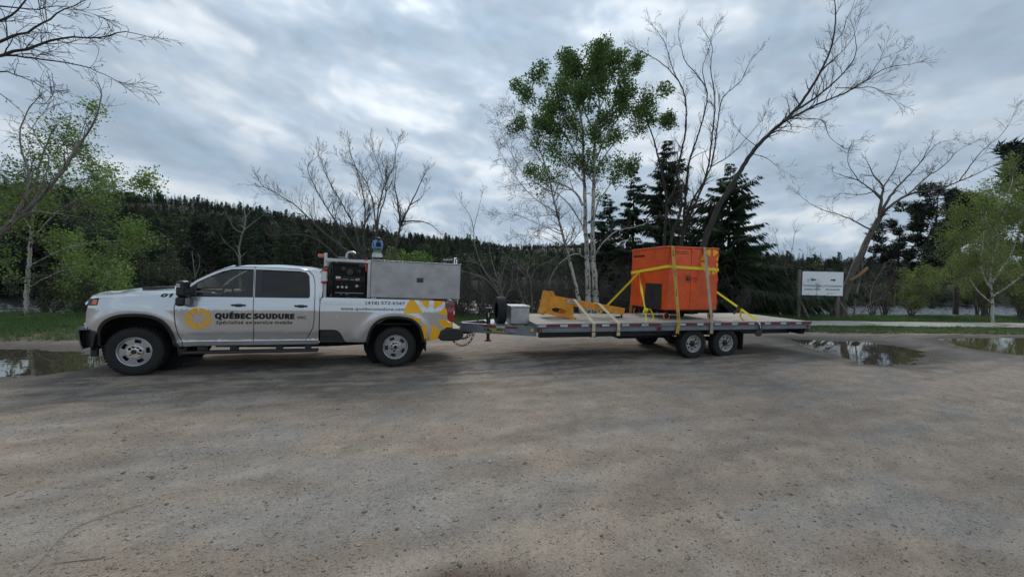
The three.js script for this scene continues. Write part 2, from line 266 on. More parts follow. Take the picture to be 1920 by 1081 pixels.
function ground(x, z) {
  const d = -z, bt = bankTop(x);
  if (d > 60) { const e = ss(61, 72, d), h = ridge(x * Math.min(2.2, 470 / d)) * ss(85, 470, d); return lerp(-3.2, 0.6, e) + h + (d > 75 ? 5 * n2(x * 0.006, z * 0.008) * ss(90, 200, d) : 0); }
  let h = base(x, z);
  const wheelTrack = across(x, z);
  if (Math.abs(x) < 32 && d < 24) {
    const q = along(x, z), band = Math.exp(-(((wheelTrack - 0.6) / 3.2) ** 2)), rough = 0.007 + 0.024 * band;
    h += rough * fbm2(q * 0.5, wheelTrack * 2.6, 4) + 0.006 * n2(x * 2.1, z * 2.1) + 0.003 * n2(x * 6, z * 7) + 0.02 * n2(x * 0.23, z * 0.3);
    if (x < 13 && x > -9) h += 0.016 * band * n2(q * 0.35 + 4, wheelTrack * 5.5);
    for (const [wq, ww] of [[0, 0.87], [4.37, 0.87], [11.6, 1.0], [12.6, 1.1], [0, -0.87], [4.37, -0.87]]) { const r = Math.hypot((q - wq) / 0.8, (wheelTrack - ww) / 0.5); if (r < 1) h = lerp(h, base(x, z), 1 - r * r); }
    const ph = Math.hypot((x + 0.2) / 0.5, (z + 2.28) / 0.3) + 0.22 * n2(x * 5, z * 5); h -= 0.045 * ss(1.05, 0.8, ph);
    for (const p of PUDDLES) { const s = sdPoly(p.P, x, z) + 0.22 * fbm2(x * 0.9, z * 1.6, 3); if (s > -1.4) h = lerp(h, p.level - clamp(s, -1.4, 0.9) * 0.055 + 0.006 * n2(x * 3, z * 4), ss(-1.4, -0.35, s)); }
  }
  if (Math.abs(x) < 14 && d < 9) { const q = along(x, z), w = wheelTrack; for (const [w0, sl, off] of TRACKS) for (const g of [-0.85, 0.85]) { const t = Math.abs(w - (w0 + g + sl * q + 0.5 * n2(q * 0.08 + off, off))) / 0.2; if (t < 1) h -= 0.009 * (1 - t * t) - 0.006 * Math.exp(-(((t - 0.85) / 0.12) ** 2)); } }
  if (d > lotEdge(x)) h += 0.05 * ss(0, 1.5, d - lotEdge(x)) + 0.03 * n2(x * 0.9, z * 0.9) * ss(0, 1, d - lotEdge(x));
  if (d > bt) h = lerp(h, -3.2, ss(0, 7.5, d - bt));
  return h;
}
const onPath = (x, d) => x > 11.5 && d > 16.35 + 0.1 * n2(x * 0.3, 2) && d < 18.1 + 0.1 * n2(x * 0.3, 9);
const mixc = (a, b, t) => [lerp(a[0], b[0], t), lerp(a[1], b[1], t), lerp(a[2], b[2], t)];
const DRY = [0.288, 0.234, 0.186], GREY = [0.242, 0.221, 0.197], DAMP = [0.115, 0.095, 0.078], PALE = [0.3, 0.258, 0.212], MUD = [0.135, 0.122, 0.112], SOIL = [0.07, 0.055, 0.035], TURF = [0.05, 0.075, 0.02];
function lotColour(x, z) {
  const q = along(x, z), w = across(x, z), d = -z;
  let c = mixc(DRY, GREY, ss(-0.12, 0.28, fbm2(q * 0.28 + 1, w * 0.62, 4) + 0.25 * ss(4.6, 3, d) - 0.12));
  c = mixc(c, PALE, 0.7 * ss(0.1, 0.5, fbm2(q * 0.35 - 7, w * 1.1 + 3, 4)) + 0.5 * ss(-2.6, -4, w) * ss(-4, -1, x) * ss(9, 5, x));
  c = mixc(c, [0.212, 0.172, 0.136], 0.7 * ss(0.08, 0.35, fbm2(q * 0.4 + 20, w * 1.0, 5)) * ss(8, 5, d));
  const streak = fbm2(q * 0.4 + 9, w * 2.4, 5, 0.6);
  c = mixc(c, DAMP, ss(-0.08, 0.16, streak) * Math.exp(-(((w - 1.3) / 1.9) ** 2)) * 0.85);
  c = mixc(c, MUD, clamp(ss(6, 8.5, x) * ss(9.0, 10.2, d + 0.8 * streak) * ss(14.4, 13.4, d), 0, 1) * 0.95);
  c = mixc(c, DAMP, 0.7 * ss(-6.5, -8, x) * ss(6.1, 6.6, d + 0.4 * streak));
  const ph = Math.hypot((x + 0.2) / 0.5, (z + 2.28) / 0.3) + 0.22 * n2(x * 5, z * 5); c = mixc(c, [0.14, 0.1, 0.075], ss(1.1, 0.85, ph));
  for (const p of PUDDLES) { const s = sdPoly(p.P, x, z) + 0.22 * fbm2(x * 0.9, z * 1.6, 3); c = mixc(c, [0.075, 0.064, 0.054], ss(-1.0, -0.15, s) * 0.9); }
  for (const [w0, sl, off] of TRACKS) for (const g of [-0.85, 0.85]) { const t = Math.abs(w - (w0 + g + sl * q + 0.5 * n2(q * 0.08 + off, off))) / 0.15; if (t < 1) c = mixc(c, g * sl > 0 ? PALE : [0.17, 0.14, 0.115], 0.36 * ss(1, 0.6, t) * ss(-0.5, 0.35, fbm2(q * 0.7 + off, w * 3, 3))); }
  const k = 1 + 0.1 * n2(x * 1.7, z * 1.7) + 0.08 * n2(x * 5.1, z * 5.1);
  return c.map((v) => v * k);
}
function span(list) { const o = []; for (const [a, b, s] of list) for (let v = a; v < b - 1e-6; v += s) o.push(v); return o; }
{
  const xs = [...span([[-1500, -700, 200], [-700, -120, 20], [-120, -48, 6], [-48, -24, 1], [-24, -16, 0.3], [-16, 14, 0.12], [14, 28, 0.25], [28, 50, 1.5], [50, 120, 7], [120, 700, 20], [700, 1500, 200]]), 1500];
  const zs = [80, 50, 30, 20, 14, 9, 6, 4, 2.5, 1.5, 0.8, 0.2, -0.3, -0.8, ...span([[1.2, 15, 0.1], [15, 22, 0.25], [22, 32, 0.8], [32, 60, 4], [60, 76, 1.5], [76, 260, 7], [260, 520, 13], [520, 800, 60], [800, 2600, 300]]).map((v) => -v)];
  const nx = xs.length, nz = zs.length, pos = new Float32Array(nx * nz * 3), col = new Float32Array(nx * nz * 3), uv = new Float32Array(nx * nz * 2), lot = [], bank = [], hill = [];
  const zone = (x, d) => (d > 60 ? 2 : d > lotEdge(x) + 0.35 * n2(x * 0.7, d * 0.7) + 0.12 * n2(x * 3, d * 3) && !onPath(x, d) ? 1 : 0);
  zs.forEach((z, j) => xs.forEach((x, i) => {
    const k = j * nx + i, d = -z; pos.set([x, ground(x, z), z], 3 * k); uv.set([x, z], 2 * k);
    let c; const zo = zone(x, d);
    if (zo === 0) c = lotColour(x, z);
    else if (zo === 1) { const dry = ss(-0.1, 0.35, fbm2(x * 0.5, z * 0.7, 3) + 0.5 * ss(1.3, 0, d - lotEdge(x))); c = mixc(TURF, [0.16, 0.125, 0.08], dry); c = mixc(c, SOIL, ss(0, 2, d - bankTop(x))); }
    else c = [0.022, 0.026, 0.014];
    col.set(c, 3 * k);
  }));
  for (let j = 0; j < nz - 1; j++) for (let i = 0; i < nx - 1; i++) {
    const a = j * nx + i, b = a + 1, c = a + nx, e = c + 1, t = zone((xs[i] + xs[i + 1]) / 2, -(zs[j] + zs[j + 1]) / 2);
    (t === 0 ? lot : t === 1 ? bank : hill).push(a, b, e, a, e, c);
  }
  const all = new THREE.BufferGeometry(); all.setAttribute('position', new THREE.BufferAttribute(pos, 3)); all.setAttribute('uv', new THREE.BufferAttribute(uv, 2)); all.setAttribute('color', new THREE.BufferAttribute(col, 3)); all.setIndex([...lot, ...bank, ...hill].length ? lot.concat(bank, hill) : []); all.computeVertexNormals();
  const sub = (idx) => { // only the vertices this zone uses
    const m = new Map(), P = [], N = [], U = [], C = [], I = [];
    for (const v of idx) { let w = m.get(v); if (w === undefined) { w = m.size; m.set(v, w); const n = all.attributes.normal; P.push(pos[3 * v], pos[3 * v + 1], pos[3 * v + 2]); N.push(n.getX(v), n.getY(v), n.getZ(v)); U.push(uv[2 * v], uv[2 * v + 1]); C.push(col[3 * v], col[3 * v + 1], col[3 * v + 2]); } I.push(w); }
    const g = new THREE.BufferGeometry(); for (const [n, a, k] of [['position', P, 3], ['normal', N, 3], ['uv', U, 2], ['color', C, 3]]) g.setAttribute(n, new THREE.Float32BufferAttribute(a, k)); g.setIndex(I); return g;
  };
  // gravel: thousands of stamped stones of many sizes over fine sand, tiled every 6 m
  const S = 2048, tone = new Float32Array(S * S), ht = new Float32Array(S * S), r = mulberry(41);
  for (let y = 0; y < S; y++) for (let x = 0; x < S; x++) { const u = x / S, v = y / S, k = y * S + x; tone[k] = 0.76 + 0.26 * (tn(u, v, 24, 24, 4, 0.6) - 0.5) + 0.3 * (tn2(u, v, 300, 300, 2) - 0.5) + 0.25 * (r() - 0.5); ht[k] = 0.3 + 0.3 * (tn2(u, v, 40, 40, 4, 0.6) - 0.5) + 0.1 * (r() - 0.5); }
  for (let n = 0; n < 120000; n++) {
    const big = r(), rad = big > 0.995 ? 4 + 4 * r() : big > 0.93 ? 2 + 2.2 * r() : 0.7 + 1.2 * r(), cx = r() * S, cy = r() * S, e = 0.7 + 0.6 * r(), th = r() * 3.14, t = r() < 0.14 ? 0.2 + 0.3 * r() : 0.7 + 0.75 * r(), R = Math.ceil(rad * 1.5);
    for (let j = -R; j <= R; j++) for (let i = -R; i <= R; i++) {
      const a = (i * Math.cos(th) + j * Math.sin(th)) * e, b = (-i * Math.sin(th) + j * Math.cos(th)) / e, q = Math.hypot(a, b) / rad; if (q > 1) continue;
      const k = (((Math.floor(cy) + j) & (S - 1)) * S) + ((Math.floor(cx) + i) & (S - 1)); tone[k] = lerp(tone[k], t * 0.76, 0.85); ht[k] = Math.max(ht[k], 0.3 + 0.09 * rad * Math.sqrt(1 - q * q));
    }
  }
  const gravelMap = dataTex(S, S, (u, v) => { const t = tone[((v * S) | 0) * S + ((u * S) | 0)]; return [t, t * 0.985, t * 0.965]; }, false, 6), gravelBump = dataTex(S, S, (u, v) => ht[((v * S) | 0) * S + ((u * S) | 0)], false, 6);
  MAT.gravel = std([1.3, 1.3, 1.3], 0.93, 0, { map: gravelMap, bumpMap: gravelBump, bumpScale: 0.03, vertexColors: true });
  MAT.soil = std([1.2, 1.2, 1.2], 0.95, 0, { map: again(TX.mottle, 1.3), vertexColors: true });
  struct('gravel_lot', sub(lot), MAT.gravel); struct('grassy_riverbank', sub(bank), MAT.soil); struct('far_hillside', sub(hill), MAT.soil);
  // gravel path along the bank
  const pt = grid(170, 8, (u, v) => { const x = 11.5 + 48 * u * u + 20 * u, d = 16.35 + 0.1 * n2(x * 0.3, 2) + v * (1.75 + 0.1 * n2(x * 0.3, 9) - 0.1 * n2(x * 0.3, 2)); return [x, base(x, -d) + 0.05 + 0.03, -d]; });
  const pp = pt.attributes.position, pu = pt.attributes.uv; for (let i = 0; i < pp.count; i++) pu.setXY(i, pp.getX(i), pp.getZ(i));
  struct('gravel_path', pt, std([0.52, 0.5, 0.46], 0.95, 0, { map: gravelMap, bumpMap: gravelBump, bumpScale: 0.01 }));
  // river and puddles
  const wv = dataTex(512, 512, (u, v) => 0.5 * tn(u, v, 10, 14, 4, 0.55) + 0.5 * tn2(u, v, 23, 37, 3, 0.5), false, [9, 5]);
  const water = phy([0.012, 0.013, 0.012], 0.16, 0, { ior: 1.33, bumpMap: wv, bumpScale: 0.03 });
  const wave = (x, z) => 0.045 * n2(x * 0.8, z * 1.6) + 0.03 * n2(x * 1.7 + 7, z * 3.1) + 0.03 * n2(x * 0.25, z * 0.6 - 4);
  const rx = [-500, -250, -140, ...span([[-95, -75, 1], [-75, 80, 0.27], [80, 110, 1]]), 140, 250, 500], rz = span([[19, 64, 0.16]]);
  struct('river', boxUV(grid(rx.length - 1, rz.length - 1, (u, v) => { const x = rx[Math.round(u * (rx.length - 1))], z = -rz[Math.round(v * (rz.length - 1))]; return [x, WATER + wave(x, z), z]; })), water);
  const pw1 = dataTex(256, 256, (u, v) => tn(u, v, 7, 9, 3), false, [1.6, 1.2]);
  const pud = phy([0.055, 0.047, 0.035], 0.012, 0, { ior: 1.45, bumpMap: pw1, bumpScale: 0.0007 }), pudMud = phy([0.095, 0.085, 0.04], 0.03, 0, { ior: 1.33, bumpMap: pw1, bumpScale: 0.001 });
  PUDDLES.forEach((p, i) => { let cx = 0, cz = 0; for (const q of p.P) { cx += q[0] / p.P.length; cz += q[1] / p.P.length; } const g = new THREE.ShapeGeometry(poly(p.P.map(([x, z]) => [cx + (x - cx) * 1.25, -(cz + (z - cz) * 1.25)]))); g.rotateX(-Math.PI / 2); g.translate(0, p.level, 0); const m = struct('puddle', boxUV(g), i === 1 ? pudMud : pud); m.userData.label = p.label; });
}

// ---------------------------------------------------------------- the pickup: x rearwards from the front axle, y up, z towards the driver's side
const TRUCK_POS = [-6.9213, 0, -7.5903];
function onTruck(o) { o.position.set(...TRUCK_POS); o.rotation.set(0, 0.3333, -0.0333, 'YXZ'); return o; }
const truck = thing('pickup_truck', 'silver crew cab pickup with black lettering and yellow star logos', 'pickup truck'); onTruck(truck);
const AX = [0, 4.369], TR = 0.421;
const flare = (a, y) => { let f = 0; for (const c of AX) { const r = Math.hypot((a - c) * 0.98, y - 0.42); if (y > 0.35) f += 0.03 * Math.exp(-(((r - 0.7) / 0.13) ** 2)); } return f; };
function bodyZ(a, y) {
  let z = pw(y, [[0.4, 0.9], [0.51, 0.97], [0.575, 0.985], [0.60, 0.975], [0.70, 0.99], [0.755, 1.002], [0.80, 1.006], [1.17, 1.036], [1.23, 1.03], [1.42, 0.985], [1.47, 0.97], [1.93, 0.815], [2.02, 0.76]]);
  if (a > 2.9 && y < 0.755) z = pw(y, [[0.4, 0.94], [0.6, 0.985], [0.755, 1.002]]);
  if (a < -0.1) z -= 0.13 * ((-0.1 - a) / 0.62) ** 2.3;
  if (a > 5.25) z -= 0.035 * ((a - 5.25) / 0.35) ** 2;
  if (a > 2.9 && y > 1.2) z += ss(1.2, 1.42, y) * 0.03;
  return z + flare(a, y) * ss(1.4, 1.15, y);
}
const ARCH_F = round([[0.63, 0.44], [0.58, 0.66], [0.53, 0.84], [0.42, 1.0], [0.24, 1.085], [0.03, 1.1], [-0.2, 1.085], [-0.38, 1.0], [-0.48, 0.88], [-0.52, 0.74], [-0.54, 0.44]], 3).filter((p) => p[1] > 0.5);
const ARCH_R = round([[4.99, 0.4], [4.95, 0.66], [4.88, 0.86], [4.76, 1.0], [4.6, 1.07], [4.38, 1.085], [4.15, 1.075], [3.98, 1.0], [3.86, 0.85], [3.8, 0.66], [3.76, 0.4]], 3).filter((p) => p[1] > 0.5);
const sortArch = (P) => { // one open run, from the rear end over the top to the front end
  const k = P.reduce((b, p, i) => { const q = P[(i + 1) % P.length]; const d = Math.hypot(p[0] - q[0], p[1] - q[1]); return d > b[0] ? [d, i] : b; }, [0, 0])[1]; return [...P.slice(k + 1), ...P.slice(0, k + 1)]; };
let archF = sortArch(ARCH_F), archR = sortArch(ARCH_R);
if (archF[0][0] < archF[archF.length - 1][0]) archF.reverse(); if (archR[0][0] < archR[archR.length - 1][0]) archR.reverse();
const FENDER = [[-0.70, 0.80], [-0.56, 0.785], ...[...archF].filter((p) => p[0] > -0.6).reverse(), [0.625, 0.5], [0.685, 0.505], [0.68, 0.6], [0.63, 0.71], [0.592, 0.88], [0.568, 1.05], [0.563, 1.22], [0.583, 1.36], [0.625, 1.475], [0.3, 1.435], [0, 1.4], [-0.3, 1.365], [-0.5, 1.34], [-0.51, 1.225], [-0.66, 1.215], [-0.69, 1.1], [-0.705, 0.95]];
const DOOR_F = [[0.70, 0.585], [0.645, 0.71], [0.607, 0.88], [0.583, 1.05], [0.577, 1.22], [0.597, 1.36], [0.645, 1.49], [0.72, 1.585], [0.84, 1.70], [1.10, 1.865], [1.30, 1.95], [1.45, 1.975], [1.722, 1.985], [1.765, 1.42], [1.778, 0.9], [1.778, 0.585]];
const DOOR_R = [[1.79, 0.585], [1.79, 0.9], [1.777, 1.42], [1.735, 1.985], [2.1, 1.985], [2.5, 1.975], [2.66, 1.945], [2.745, 1.86], [2.785, 1.7], [2.803, 1.42], [2.805, 1.0], [2.785, 0.84], [2.72, 0.7], [2.655, 0.585]];
const CORNER = [[2.667, 0.585], [2.73, 0.69], [2.797, 0.83], [2.818, 1.0], [2.816, 1.42], [2.797, 1.7], [2.757, 1.868], [2.672, 1.957], [2.76, 1.99], [2.86, 1.96], [2.915, 1.86], [2.94, 1.6], [2.935, 1.46], [2.9, 1.38], [2.893, 0.8], [2.893, 0.585]];
const BEDSIDE = [[2.912, 0.80], [2.912, 1.36], [2.925, 1.41], [2.955, 1.443], [3.6, 1.44], [4.6, 1.43], [5.36, 1.418], [5.375, 1.4], [5.39, 1.27], [5.43, 1.21], [5.45, 0.95], [5.57, 0.935], [5.585, 0.84], [5.44, 0.84], [5.31, 0.76], [5.25, 0.58], [5.02, 0.545], [4.985, 0.5], ...archR.filter((p) => p[1] > 0.52), [3.775, 0.54], [3.42, 0.54], [3.37, 0.57], [3.30, 0.72], [3.23, 0.785], [3.15, 0.80]];
const WIN_F = [[0.862, 1.43], [0.852, 1.6], [0.875, 1.655], [1.05, 1.775], [1.22, 1.865], [1.36, 1.91], [1.5, 1.922], [1.64, 1.922], [1.645, 1.43]];
const WIN_R = [[1.905, 1.435], [1.87, 1.925], [2.5, 1.925], [2.6, 1.905], [2.655, 1.84], [2.68, 1.6], [2.69, 1.46], [2.675, 1.44]];
const TRIM_F = [[0.66, 1.425], [0.69, 1.475], [0.76, 1.575], [0.86, 1.672], [1.05, 1.795], [1.22, 1.885], [1.36, 1.93], [1.5, 1.943], [1.718, 1.945], [1.758, 1.415], [0.7, 1.405]];
const TRIM_R = [[1.786, 1.415], [1.745, 1.945], [2.5, 1.945], [2.62, 1.925], [2.68, 1.855], [2.71, 1.6], [2.72, 1.46], [2.7, 1.42]];
const lerpP = (P, f) => { let cx = 0, cy = 0; for (const q of P) { cx += q[0] / P.length; cy += q[1] / P.length; } return P.map(([x, y]) => [cx + (x - cx) * f, cy + (y - cy) * f]); };
for (const sd of [1, -1]) {
  part(truck, 'front_fender', panel(FENDER, [], bodyZ, 0.03, sd), MAT.paint);
  const df = part(truck, 'front_door', panel(DOOR_F, [WIN_F], bodyZ, 0.03, sd), MAT.paint);
  const dr = part(truck, 'rear_door', panel(DOOR_R, [WIN_R], bodyZ, 0.03, sd), MAT.paint);
  part(truck, 'cab_corner', panel(CORNER, [], bodyZ, 0.03, sd), MAT.paint);
  part(truck, 'bed_side', panel(BEDSIDE, [], bodyZ, 0.03, sd), MAT.paint);
  part(df, 'window_trim', panel(TRIM_F, [WIN_F], bodyZ, 0.014, sd, 0.004), MAT.black);
  part(dr, 'window_trim', panel(TRIM_R, [WIN_R], bodyZ, 0.014, sd, 0.004), MAT.black);
  part(df, 'window', panel(lerpP(WIN_F, 1.01), [], bodyZ, 0, sd, -0.009), MAT.glassFront);
  part(dr, 'window', panel(lerpP(WIN_R, 1.01), [], bodyZ, 0, sd, -0.009), MAT.glassRear);
  part(dr, 'window_divider', panel([[2.56, 1.44], [2.545, 1.92], [2.565, 1.92], [2.58, 1.44]], [], bodyZ, 0.01, sd, 0.0), MAT.black);
  // sill and step board
  const sill = panel([[0.70, 0.50], [0.70, 0.572], [2.893, 0.572], [2.893, 0.50]], [], bodyZ, 0.06, sd); part(truck, 'rocker_panel', sill, MAT.paint);
  const st = new Geo(); st.rb(2.2, 0.05, 0.17, 1.8, 0.395, sd * 1.0, 0.02); for (const a of [0.95, 1.45, 2.2, 2.7]) st.box(0.09, 0.12, 0.2, a, 0.45, sd * 0.88); part(truck, 'running_board', st, MAT.black);
  const trim = (A, c) => { const inn = A.map(([a, y]) => { const dx = a - c, dy = y - 0.42, l = Math.hypot(dx, dy); return [a - (dx / l) * 0.052, y - (dy / l) * 0.052]; }); return panel([...A, ...inn.reverse()], [], (a, y) => bodyZ(a, y) + 0.014, 0.05, sd, 0); };
  part(truck, 'wheel_arch_trim', trim(archF, 0.04), MAT.black); part(truck, 'wheel_arch_trim', trim(archR, 4.38), MAT.black);
  // corner step pocket ahead of the bed and mud flaps
  const pk = new Geo(); pk.ex(poly([[2.915, 0.53], [2.915, 0.79], [3.14, 0.79], [3.22, 0.77], [3.29, 0.71], [3.36, 0.56], [3.38, 0.53]]), 0.1, 0, 0, sd > 0 ? 0.85 : -0.95, 0.006); pk.rb(0.3, 0.05, 0.12, 3.1, 0.56, sd * 0.94, 0.015).rb(0.3, 0.03, 0.05, 3.08, 0.67, sd * 0.955, 0.012); part(truck, 'bed_step', pk, MAT.black);
  part(truck, 'mud_flap', new Geo().rb(0.03, 0.36, 0.3, 4.99, 0.5, sd * 0.86, 0.01, 0, 0, 0.06), MAT.black); part(truck, 'mud_flap', new Geo().rb(0.03, 0.24, 0.28, 0.63, 0.46, sd * 0.86, 0.01, 0, 0, 0.1), MAT.black);
  // lamps
  const hl = new Geo(); hl.add(panel([[-0.665, 1.23], [-0.52, 1.232], [-0.51, 1.325], [-0.6, 1.335], [-0.665, 1.33]], [], bodyZ, 0.08, sd, 0.002)); const lamp = part(truck, 'headlight', hl, MAT.blackGloss);
  part(lamp, 'turn_signal', panel([[-0.6, 1.24], [-0.525, 1.24], [-0.518, 1.318], [-0.585, 1.318]], [], bodyZ, 0.01, sd, 0.007), MAT.amber);
  part(lamp, 'lamp_lens', new Geo().rb(0.06, 0.085, 0.26, -0.66, 1.28, sd * 0.74, 0.02, 0, sd * 0.55), MAT.blackGloss);
  part(truck, 'fog_lamp', new Geo().rb(0.05, 0.09, 0.16, -0.75, 0.86, sd * 0.8, 0.02, 0, sd * 0.6), MAT.lampGlass);
  const tl = new Geo(); tl.add(panel(round([[5.395, 1.395], [5.39, 1.3], [5.43, 1.24], [5.47, 1.16], [5.455, 0.97], [5.58, 0.955], [5.60, 1.1], [5.60, 1.385], [5.5, 1.41]], 2), [], bodyZ, 0.1, sd, 0.012)); tl.rb(0.04, 0.44, 0.16, 5.59, 1.175, sd * 0.93, 0.02); const tail = part(truck, 'taillight', tl, MAT.red);
  part(tail, 'light_bar', panel([[5.575, 1.2], [5.575, 1.13], [5.6, 1.13], [5.6, 1.2]], [], bodyZ, 0.01, sd, 0.018), MAT.lampGlass);
  part(tail, 'smoked_lens', panel(round([[5.40, 1.385], [5.395, 1.31], [5.44, 1.25], [5.585, 1.25], [5.59, 1.38], [5.5, 1.4]], 2), [], bodyZ, 0.01, sd, 0.016), MAT.redDark);
  // door handles
  for (const [door, a] of [[df, 1.54], [dr, 2.575]]) { const z = bodyZ(a, 1.265); const h = new Geo(); h.rb(0.23, 0.035, 0.03, a, 1.268, sd * (z + 0.022), 0.014).rb(0.1, 0.06, 0.012, a, 1.262, sd * (z + 0.006), 0.006); part(door, 'handle', h, MAT.blackGloss); }
  // towing mirror
  const mr = new Geo(); mr.rb(0.13, 0.28, 0.24, 0.755, 1.56, sd * 1.2, 0.05).rb(0.14, 0.17, 0.22, 0.74, 1.335, sd * 1.18, 0.05).rb(0.1, 0.06, 0.22, 0.76, 1.43, sd * 1.05, 0.02); const mir = part(df, 'mirror', mr, MAT.black);
  part(mir, 'mirror_face', new Geo().rb(0.01, 0.24, 0.19, 0.825, 1.56, sd * 1.2, 0.004).rb(0.01, 0.12, 0.18, 0.815, 1.335, sd * 1.18, 0.004), MAT.blackGloss);
  part(mir, 'marker_light', new Geo().rb(0.06, 0.018, 0.03, 0.735, 1.63, sd * 1.31, 0.005).rb(0.06, 0.018, 0.03, 0.735, 1.595, sd * 1.31, 0.005), MAT.lampGlass);
}
{ // hood, cowl, windscreen, roof, pillars
  const hoodFront = (w) => -0.93 + 0.27 * Math.abs(w) ** 3;                    // leading edge
  const sideY = (a) => pw(a, [[-0.95, 1.31], [-0.66, 1.335], [-0.5, 1.345], [-0.3, 1.365], [0, 1.4], [0.3, 1.435], [0.62, 1.475]]);
  const midY = (a) => pws(a, [[-0.95, 1.375], [-0.62, 1.45], [-0.1, 1.505], [0.5, 1.55]]);
  const hoodY = (a, w) => { const q = Math.abs(w); return lerp(midY(a), sideY(a), Math.pow(q, 3.2)) + 0.018 * ss(0.58, 0.5, q) * ss(-0.55, -0.3, a); };
  part(truck, 'hood', grid(36, 40, (u, v) => { const w = v * 2 - 1, a0 = hoodFront(w * 0.93), a1 = 0.45 + 0.18 * w * w, a = lerp(a0, a1, u); const z = w * (bodyZ(Math.max(a, -0.7), 1.4) - 0.025); const nose = ss(0.09, 0, u); return [a - 0.02 * nose * nose, hoodY(a, w) - 0.12 * nose * nose, z]; }), MAT.paint);
  const sc = new Geo(); for (const s of [1, -1]) sc.rb(0.5, 0.022, 0.05, 0.12, 1.532, s * 0.5, 0.01, 0, 0, 0.07).rb(0.3, 0.03, 0.12, 0.2, 1.54, s * 0.42, 0.012, 0, 0, 0.07); part(truck, 'hood_vent', sc, MAT.blackGloss);
  part(truck, 'cowl', grid(4, 20, (u, v) => { const w = v * 2 - 1; return [0.44 + 0.18 * w * w + 0.16 * u, 1.525 - 0.055 * w * w + 0.006, w * 0.9]; }), MAT.black);
  const wp = new Geo(); wp.tube([[0.55, 1.535, -0.5], [0.6, 1.56, -0.1], [0.58, 1.565, 0.35]], 0.009).tube([[0.55, 1.535, 0.05], [0.62, 1.565, 0.5], [0.68, 1.56, 0.78]], 0.009); part(truck, 'wiper', wp, MAT.black);
  const topEdge = (a) => pw(a, [[0.62, 1.5], [0.72, 1.605], [0.84, 1.715], [1.1, 1.878], [1.3, 1.962], [1.45, 1.987], [1.73, 1.997], [2.5, 1.988], [2.67, 1.957], [2.76, 1.99], [2.86, 1.96]]);
  const roofMid = (a) => pws(a, [[1.2, 1.955], [1.6, 2.035], [2.1, 2.062], [2.6, 2.045], [2.9, 2.0]]);
  const gz = (a, y) => bodyZ(a, y);
  // windscreen side edges run up the pillars
  const ws = (t) => [lerp(0.66, 1.33, t), lerp(1.515, 2.0, Math.pow(t, 0.92)), lerp(0.86, 0.66, t)];
  part(truck, 'windshield', grid(16, 20, (u, v) => { const w = v * 2 - 1, [a, y, z] = ws(u); return [a - 0.16 * (1 - w * w) * (1 - 0.55 * u), y + 0.02 * (1 - w * w) * u, z * w]; }), MAT.glassFront);
  for (const s of [1, -1]) part(truck, 'roof_pillar', grid(24, 5, (u, v) => { const [a, y, z] = ws(u), ea = lerp(0.62, 1.42, u), ey = topEdge(ea), ez = gz(ea, ey); const b = 4 * v * (1 - v) * 0.018; return [lerp(a, ea, v), lerp(y, ey, v) + b, s * (lerp(z, ez, v) + b)]; }), MAT.paint);
  part(truck, 'roof', grid(30, 30, (u, v) => { const w = v * 2 - 1, q = Math.abs(w), a = lerp(1.33, 2.87, u) + (u < 0.5 ? (1 - 2 * u) * (-0.07 + 0.14 * q * q) : 0), e = topEdge(Math.max(a, 1.38)), k = Math.pow(q, 5), y = lerp(roofMid(a), e, k) - 0.06 * ss(0.95, 1, u) * (1 - k); return [a, y, w * (gz(a, 1.99) + 0.005)]; }), MAT.paint);
  part(truck, 'rear_window', grid(6, 10, (u, v) => [2.87 + 0.03 * (1 - u), lerp(1.42, 1.97, u), lerp(-0.78, 0.78, v) * (1 - 0.06 * u)]), MAT.glassRear);
}
